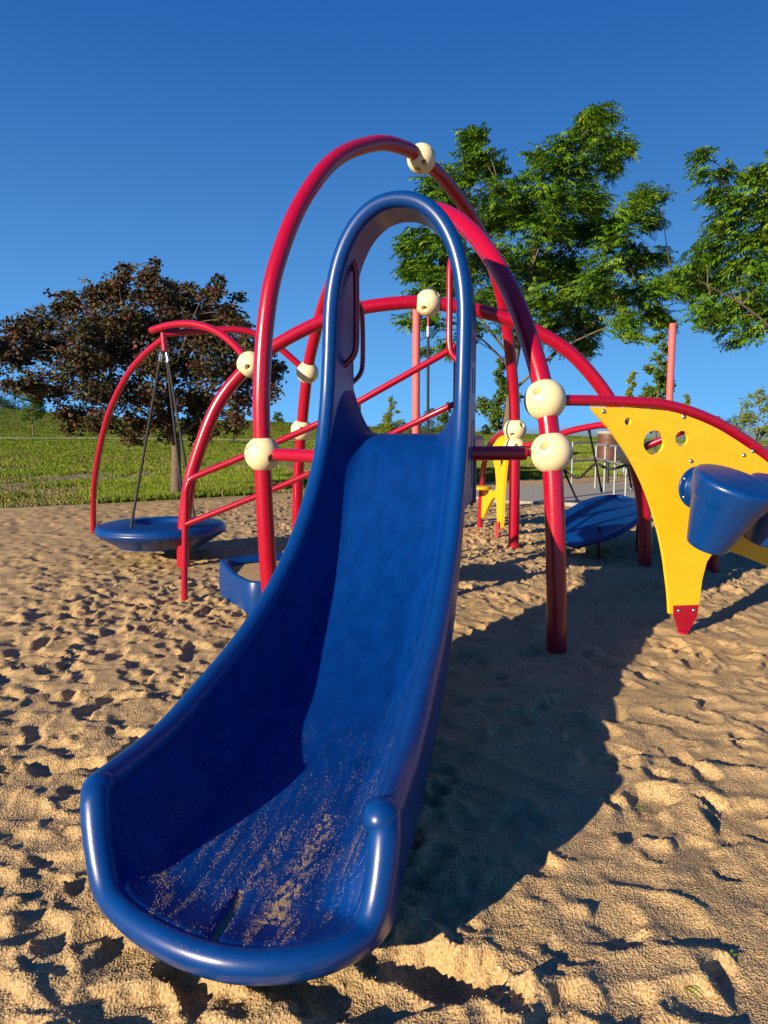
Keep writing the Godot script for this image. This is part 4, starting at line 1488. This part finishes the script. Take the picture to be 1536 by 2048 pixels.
func build_trees() -> void:
	M.spray = [leaf_spray(0, 1), leaf_spray(1, 2), leaf_spray(2, 3)]
	var loc := [[5.16,8.73,-17.73,0.37],[5.08,8.78,-18.71,0.45],[4.85,7.54,-16.40,0.40],[5.55,7.86,-17.37,0.30],[4.09,7.67,-16.87,0.41],[3.78,7.18,-16.70,0.41],[4.47,7.28,-17.00,0.53],[3.60,7.69,-17.51,0.24],[5.36,7.52,-17.67,0.31],[2.20,8.38,-18.12,0.38],[2.22,7.78,-17.74,0.43],[2.71,7.85,-18.59,0.39],[2.67,6.76,-17.05,0.47],[2.09,7.82,-19.21,0.40],[1.24,6.79,-16.49,0.40],[1.15,7.12,-18.55,0.32],[1.64,6.75,-17.74,0.43],[3.58,7.01,-18.19,0.63],[4.00,6.58,-16.85,0.59],[4.74,6.53,-17.03,0.47],[3.23,6.76,-18.96,0.59],[2.53,6.79,-19.50,0.68],[3.80,6.08,-17.40,0.60],[4.82,6.29,-18.62,0.65],[5.75,6.58,-19.20,0.53],[6.78,7.35,-19.26,0.33],[6.21,6.53,-16.67,0.23],[5.61,6.16,-16.52,0.40],[5.32,5.62,-16.94,0.47],[6.92,6.71,-19.21,0.33],[1.50,5.67,-16.71,0.46],[0.87,5.83,-17.75,0.43],[0.62,6.14,-19.47,0.34],[1.01,5.32,-18.11,0.57],[1.93,5.44,-18.61,0.65],[2.63,5.40,-17.41,0.60],[3.70,5.43,-18.60,0.65],[4.71,5.42,-19.07,0.66],[4.85,4.84,-16.46,0.51],[6.43,5.60,-18.80,0.52],[7.35,5.91,-19.56,0.34],[0.67,5.36,-18.79,0.33],[1.32,4.68,-17.30,0.48],[3.14,4.76,-18.93,0.59],[3.58,4.24,-16.73,0.58],[4.67,4.43,-17.83,0.62],[5.98,4.83,-19.31,0.60],[6.19,4.58,-17.34,0.54],[6.83,4.69,-17.32,0.42],[7.08,4.87,-16.82,0.29],[2.17,4.19,-16.46,0.46],[0.79,4.69,-18.57,0.26],[1.08,3.84,-17.08,0.36],[0.62,3.87,-17.25,0.24],[2.13,3.74,-17.97,0.37],[1.51,3.21,-16.57,0.29],[1.03,3.28,-18.24,0.19],[2.93,3.70,-16.87,0.35],[4.18,3.90,-18.29,0.51],[5.16,3.95,-18.64,0.52],[5.54,3.79,-16.73,0.41],[6.60,4.06,-17.72,0.37],[5.17,3.45,-18.62,0.32],[4.30,3.46,-17.73,0.25],[5.73,3.43,-16.56,0.23],[7.00,4.00,-18.11,0.25]]
	var rt := [[6.76,7.07,-15.82,0.22],[6.33,6.32,-14.67,0.20],[7.40,6.88,-16.14,0.22],[7.11,6.31,-15.82,0.27],[7.77,6.65,-15.78,0.33],[7.95,6.66,-15.52,0.32],[7.29,5.95,-15.17,0.42],[8.52,6.21,-16.33,0.51],[7.23,5.64,-15.44,0.43],[7.83,5.31,-15.35,0.53],[7.35,5.36,-16.34,0.40],[6.92,4.97,-16.08,0.39],[6.10,4.47,-14.98,0.21],[7.68,4.86,-16.04,0.56],[7.97,4.45,-15.12,0.52],[7.49,4.59,-16.80,0.47],[7.23,4.51,-16.99,0.29],[7.80,4.10,-15.98,0.55],[8.99,4.05,-16.97,0.53],[6.53,3.70,-14.82,0.31],[7.40,3.68,-16.01,0.39],[7.45,3.30,-14.78,0.31],[7.65,3.22,-15.80,0.16],[8.31,6.53,-14.87,0.62],[8.40,5.89,-14.96,0.62],[9.19,5.45,-16.27,0.79],[8.78,4.07,-15.23,0.63],[9.21,5.38,-14.90,0.72],[9.48,4.37,-15.22,0.63],[9.66,6.58,-15.58,0.65],[9.27,7.51,-15.91,0.55]]
	var crab := [[-6.62,3.05,-13.03,0.32],[-6.57,2.75,-13.44,0.37],[-6.39,2.46,-12.36,0.30],[-6.03,3.13,-12.93,0.36],[-6.10,3.55,-13.92,0.39],[-6.33,2.80,-13.93,0.44],[-5.00,2.82,-11.93,0.41],[-5.97,2.02,-12.14,0.30],[-6.10,2.00,-11.73,0.16],[-5.92,1.97,-12.75,0.35],[-5.00,2.23,-11.68,0.41],[-5.02,3.53,-12.79,0.36],[-5.11,3.09,-13.29,0.46],[-4.54,3.62,-12.32,0.26],[-4.77,3.99,-13.36,0.14],[-5.16,2.53,-13.14,0.46],[-4.69,1.83,-11.66,0.36],[-5.63,1.54,-13.05,0.23],[-4.37,3.11,-12.27,0.43],[-4.50,2.58,-12.68,0.48],[-4.53,1.87,-12.34,0.43],[-5.41,1.36,-13.40,0.19],[-4.08,3.87,-12.75,0.22],[-3.77,3.39,-12.01,0.29],[-3.90,3.66,-13.02,0.27],[-4.39,3.14,-13.63,0.52],[-3.93,2.38,-12.40,0.47],[-3.97,1.77,-12.18,0.38],[-4.48,1.36,-12.61,0.18],[-3.93,3.76,-14.03,0.39],[-4.02,3.21,-14.14,0.54],[-3.72,2.46,-13.35,0.51],[-3.87,1.85,-13.95,0.39],[-3.49,3.53,-13.80,0.38],[-3.06,2.82,-12.58,0.44],[-2.82,2.17,-11.84,0.41],[-3.22,1.73,-13.30,0.37],[-2.98,3.67,-13.05,0.23],[-2.83,3.15,-12.54,0.35],[-2.54,3.18,-12.19,0.21],[-2.60,2.74,-12.66,0.40],[-2.56,2.24,-12.82,0.40],[-2.38,1.78,-12.30,0.30],[-2.57,1.44,-12.36,0.17],[-2.19,2.50,-12.79,0.31],[-2.19,2.23,-13.84,0.29],[-1.89,2.35,-13.12,0.14],[-1.91,1.87,-12.34,0.17],[-3.78,1.27,-12.32,0.13],[-5.78,1.54,-12.78,0.13],[-2.32,3.01,-12.13,0.17],[-2.24,2.68,-12.12,0.21],[-4.64,3.99,-12.94,0.08],[-4.28,3.64,-11.83,0.10],[-4.58,4.10,-12.86,0.05],[-3.92,3.99,-12.54,0.07],[-4.24,4.05,-13.44,0.10],[-4.19,4.32,-13.54,0.06],[-3.88,3.87,-13.40,0.08],[-3.01,3.86,-13.39,0.08],[-2.85,3.56,-12.57,0.10],[-2.95,3.97,-13.34,0.06],[-5.03,3.56,-12.48,0.08],[-6.33,3.15,-13.09,0.08],[-4.79,3.68,-12.45,0.08],[-3.43,3.70,-12.76,0.08],[-2.92,3.43,-11.76,0.07],[-4.09,3.52,-12.23,0.12],[-7.44,2.92,-14.13,0.25],[-6.64,2.61,-12.20,0.25],[-7.41,2.38,-13.40,0.28],[-2.62,3.62,-13.29,0.08],[-5.80,3.66,-13.48,0.08]]
	for e in [[-5.1, 1.38, -12.6, 0.26], [-4.75, 1.30, -13.1, 0.24], [-4.3, 1.32, -12.4, 0.24], [-3.5, 1.38, -13.2, 0.28], [-3.05, 1.30, -12.6, 0.24], [-3.9, 1.48, -12.5, 0.30], [-3.35, 1.12, -13.2, 0.16], [-4.5, 1.06, -12.7, 0.14], [-5.7, 1.30, -12.9, 0.16], [-4.1, 1.15, -13.6, 0.2], [-2.6, 1.35, -13.0, 0.2]]: crab.append(e)
	var lc := [Color(0.055, 0.140, 0.006), Color(0.115, 0.220, 0.010), Color(0.17, 0.265, 0.016)]
	tree("locust_tree", "tall feathery green tree with a bare trunk behind the red arches", Vector3(3.10, land(3.1, 18.2), -18.2), 2.2, 0.145, loc, 0, 430.0, lc, M.leaf, 1.0, 201, Vector3(1.1, 0, 0), "large feathery green trees")
	tree("locust_tree", "feathery green tree whose boughs reach in over the yellow panel", Vector3(9.9, 0.0, -16.0), 2.2, 0.14, rt, 0, 430.0, lc, M.leaf, 0.95, 202, Vector3(-0.3, 0, 0), "large feathery green trees")
	tree("crab_apple_tree", "low spreading tree with dark purple-green leaves behind the disc swing", Vector3(-3.80, 0.02, -13.0), 1.05, 0.105, crab, 1, 620.0, [Color(0.070, 0.036, 0.024), Color(0.075, 0.080, 0.024), Color(0.135, 0.050, 0.040)], M.leaf_dark, 1.0, 203, Vector3(-0.25, 0, 0))
	var gy := [Color(0.14, 0.20, 0.02), Color(0.20, 0.25, 0.03), Color(0.26, 0.27, 0.04)]
	var gm := [Color(0.06, 0.12, 0.015), Color(0.10, 0.16, 0.02), Color(0.14, 0.19, 0.03)]
	var gd := [Color(0.03, 0.065, 0.02), Color(0.045, 0.085, 0.02), Color(0.06, 0.10, 0.03)]
	young("young_tree", "bright green young tree on the field beside the dark purple tree", -27.5, 56, land(-27.5, 56), 5.0, 1.5, 0, gm, 301)
	young("young_tree", "thin-trunked young tree standing in a mulch ring behind the dark purple tree", -11.9, 45, land(-11.9, 45), 2.9, 0.9, 0, gm, 314)
	young("young_tree", "slim young tree on the field seen between the swing ropes and the red arch", -9.9, 47, land(-9.9, 47), 2.7, 0.8, 0, gm, 315)
	young("young_tree", "spindly yellow-green sapling seen through the slide's hood", 0.5, 46, land(0.5, 46), 3.3, 0.95, 1, gy, 302)
	young("young_tree", "round dark green tree on the skyline behind the pink pole", 3.6, 62, land(3.6, 62), 2.9, 1.6, 2, gd, 303)
	young("young_tree", "light green sapling half hidden by the slide's right edge", 3.6, 40, land(3.6, 40), 2.8, 0.7, 0, gm, 304)
	young("young_tree", "airy green young tree behind the tall tree's bare trunk", 5.0, 31, land(5, 31), 4.5, 1.0, 0, gm, 305)
	young("young_tree", "narrow bright green spire beside the taller thin tree", 11.9, 34.5, land(11.9, 34.5), 4.2, 0.6, 1, gy, 306)
	young("young_tree", "tall thin grey-green young tree left of the slotted pink pole", 11.4, 30, land(11.4, 30), 5.5, 1.3, 1, gm, 307)
	young("young_tree", "low yellow-green treetop just right of the slotted pink pole", 16.9, 40, land(16.9, 40), 3.3, 1.0, 0, gy, 308)
	young("young_tree", "rounded yellow-green young tree on a thin trunk above the red pipe", 20.9, 40, land(20.9, 40), 3.7, 1.5, 0, gy, 309)
	young("bush", "small round dark bush on the skyline right of the slide", 13.5, 95, land(13.5, 95), 1.4, 0.75, 2, gd, 310, 2, "bushes on the skyline")
	young("bush", "tiny dark bush on the skyline inside the slide's hood opening", 3.1, 105, land(3.1, 105), 1.1, 0.4, 2, gd, 311, 2, "bushes on the skyline")
	young("bush", "flat spiky bush on the skyline left of the sapling", 0.2, 100, land(0.2, 100), 0.8, 1.6, 2, gd, 312, 2, "bushes on the skyline")
	young("bush", "pale distant bush on the skyline between two red arches", -15.5, 105, land(-15.5, 105), 1.6, 1.0, 2, gm, 313, 2, "bushes on the skyline")
	for k in 7:
		young("distant_tree", "low dark tree in the far treeline beyond the yellow panel", 46.0 + k * 5.5, 105 + (k % 3) * 6, land(50, 110), 3.0 + (k % 3) * 0.6, 2.6, 2, gd, 330 + k, 2, "distant treeline on the right")
	for k in 5:
		young("distant_tree", "far dark tree behind the grassy hill", -62.0 - k * 5.0, 120 + (k % 2) * 6, 2.2, 6.0 + (k % 3) * 0.8, 3.4, 2, gd, 350 + k, 2, "distant trees behind the hill")

# ---------------------------------------------------------------- scene
func _ready() -> void:
	rng.seed = 4
	# camera
	var cam := Camera3D.new()
	cam.name = "camera"
	add_child(cam)
	cam.position = Vector3(0, 1.25, 0)
	cam.rotation_degrees = Vector3(-6.5, 0, 0)
	cam.fov = 71.6
	cam.near = 0.05
	cam.far = 900.0
	# sky, exposure
	var we := WorldEnvironment.new()
	we.name = "world_environment"
	var env := Environment.new()
	env.background_mode = Environment.BG_SKY
	var sky := Sky.new()
	var sm := ProceduralSkyMaterial.new()
	sm.sky_top_color = lin(0.0012, 0.038, 0.18)
	sm.sky_horizon_color = lin(0.085, 0.265, 0.52)
	sm.sky_curve = 0.176
	sm.ground_horizon_color = lin(0.12, 0.14, 0.08)
	sm.ground_bottom_color = lin(0.10, 0.10, 0.06)
	sm.sun_angle_max = 1.0
	sky.sky_material = sm
	env.sky = sky
	env.tonemap_mode = Environment.TONE_MAPPER_LINEAR
	env.tonemap_exposure = 2.05
	env.sdfgi_enabled = true; env.ssao_enabled = true; env.ssil_enabled = true
	we.environment = env
	add_child(we)
	# low sun behind the left shoulder
	var sun := DirectionalLight3D.new()
	sun.name = "sun"
	add_child(sun)
	sun.look_at_from_position(Vector3.ZERO, Vector3(0.678, -0.2924, -0.674), Vector3.UP)
	sun.light_color = Color(1.0, 0.92, 0.79)
	sun.light_energy = 1.5
	sun.light_angular_distance = 0.5
	sun.shadow_enabled = true

	make_materials()
	build_land()
	build_sand()
	build_slide()
	build_arches()
	build_drum_panel()
	build_swing()
	build_climber()
	build_back_play()
	build_furniture()
	build_trees()
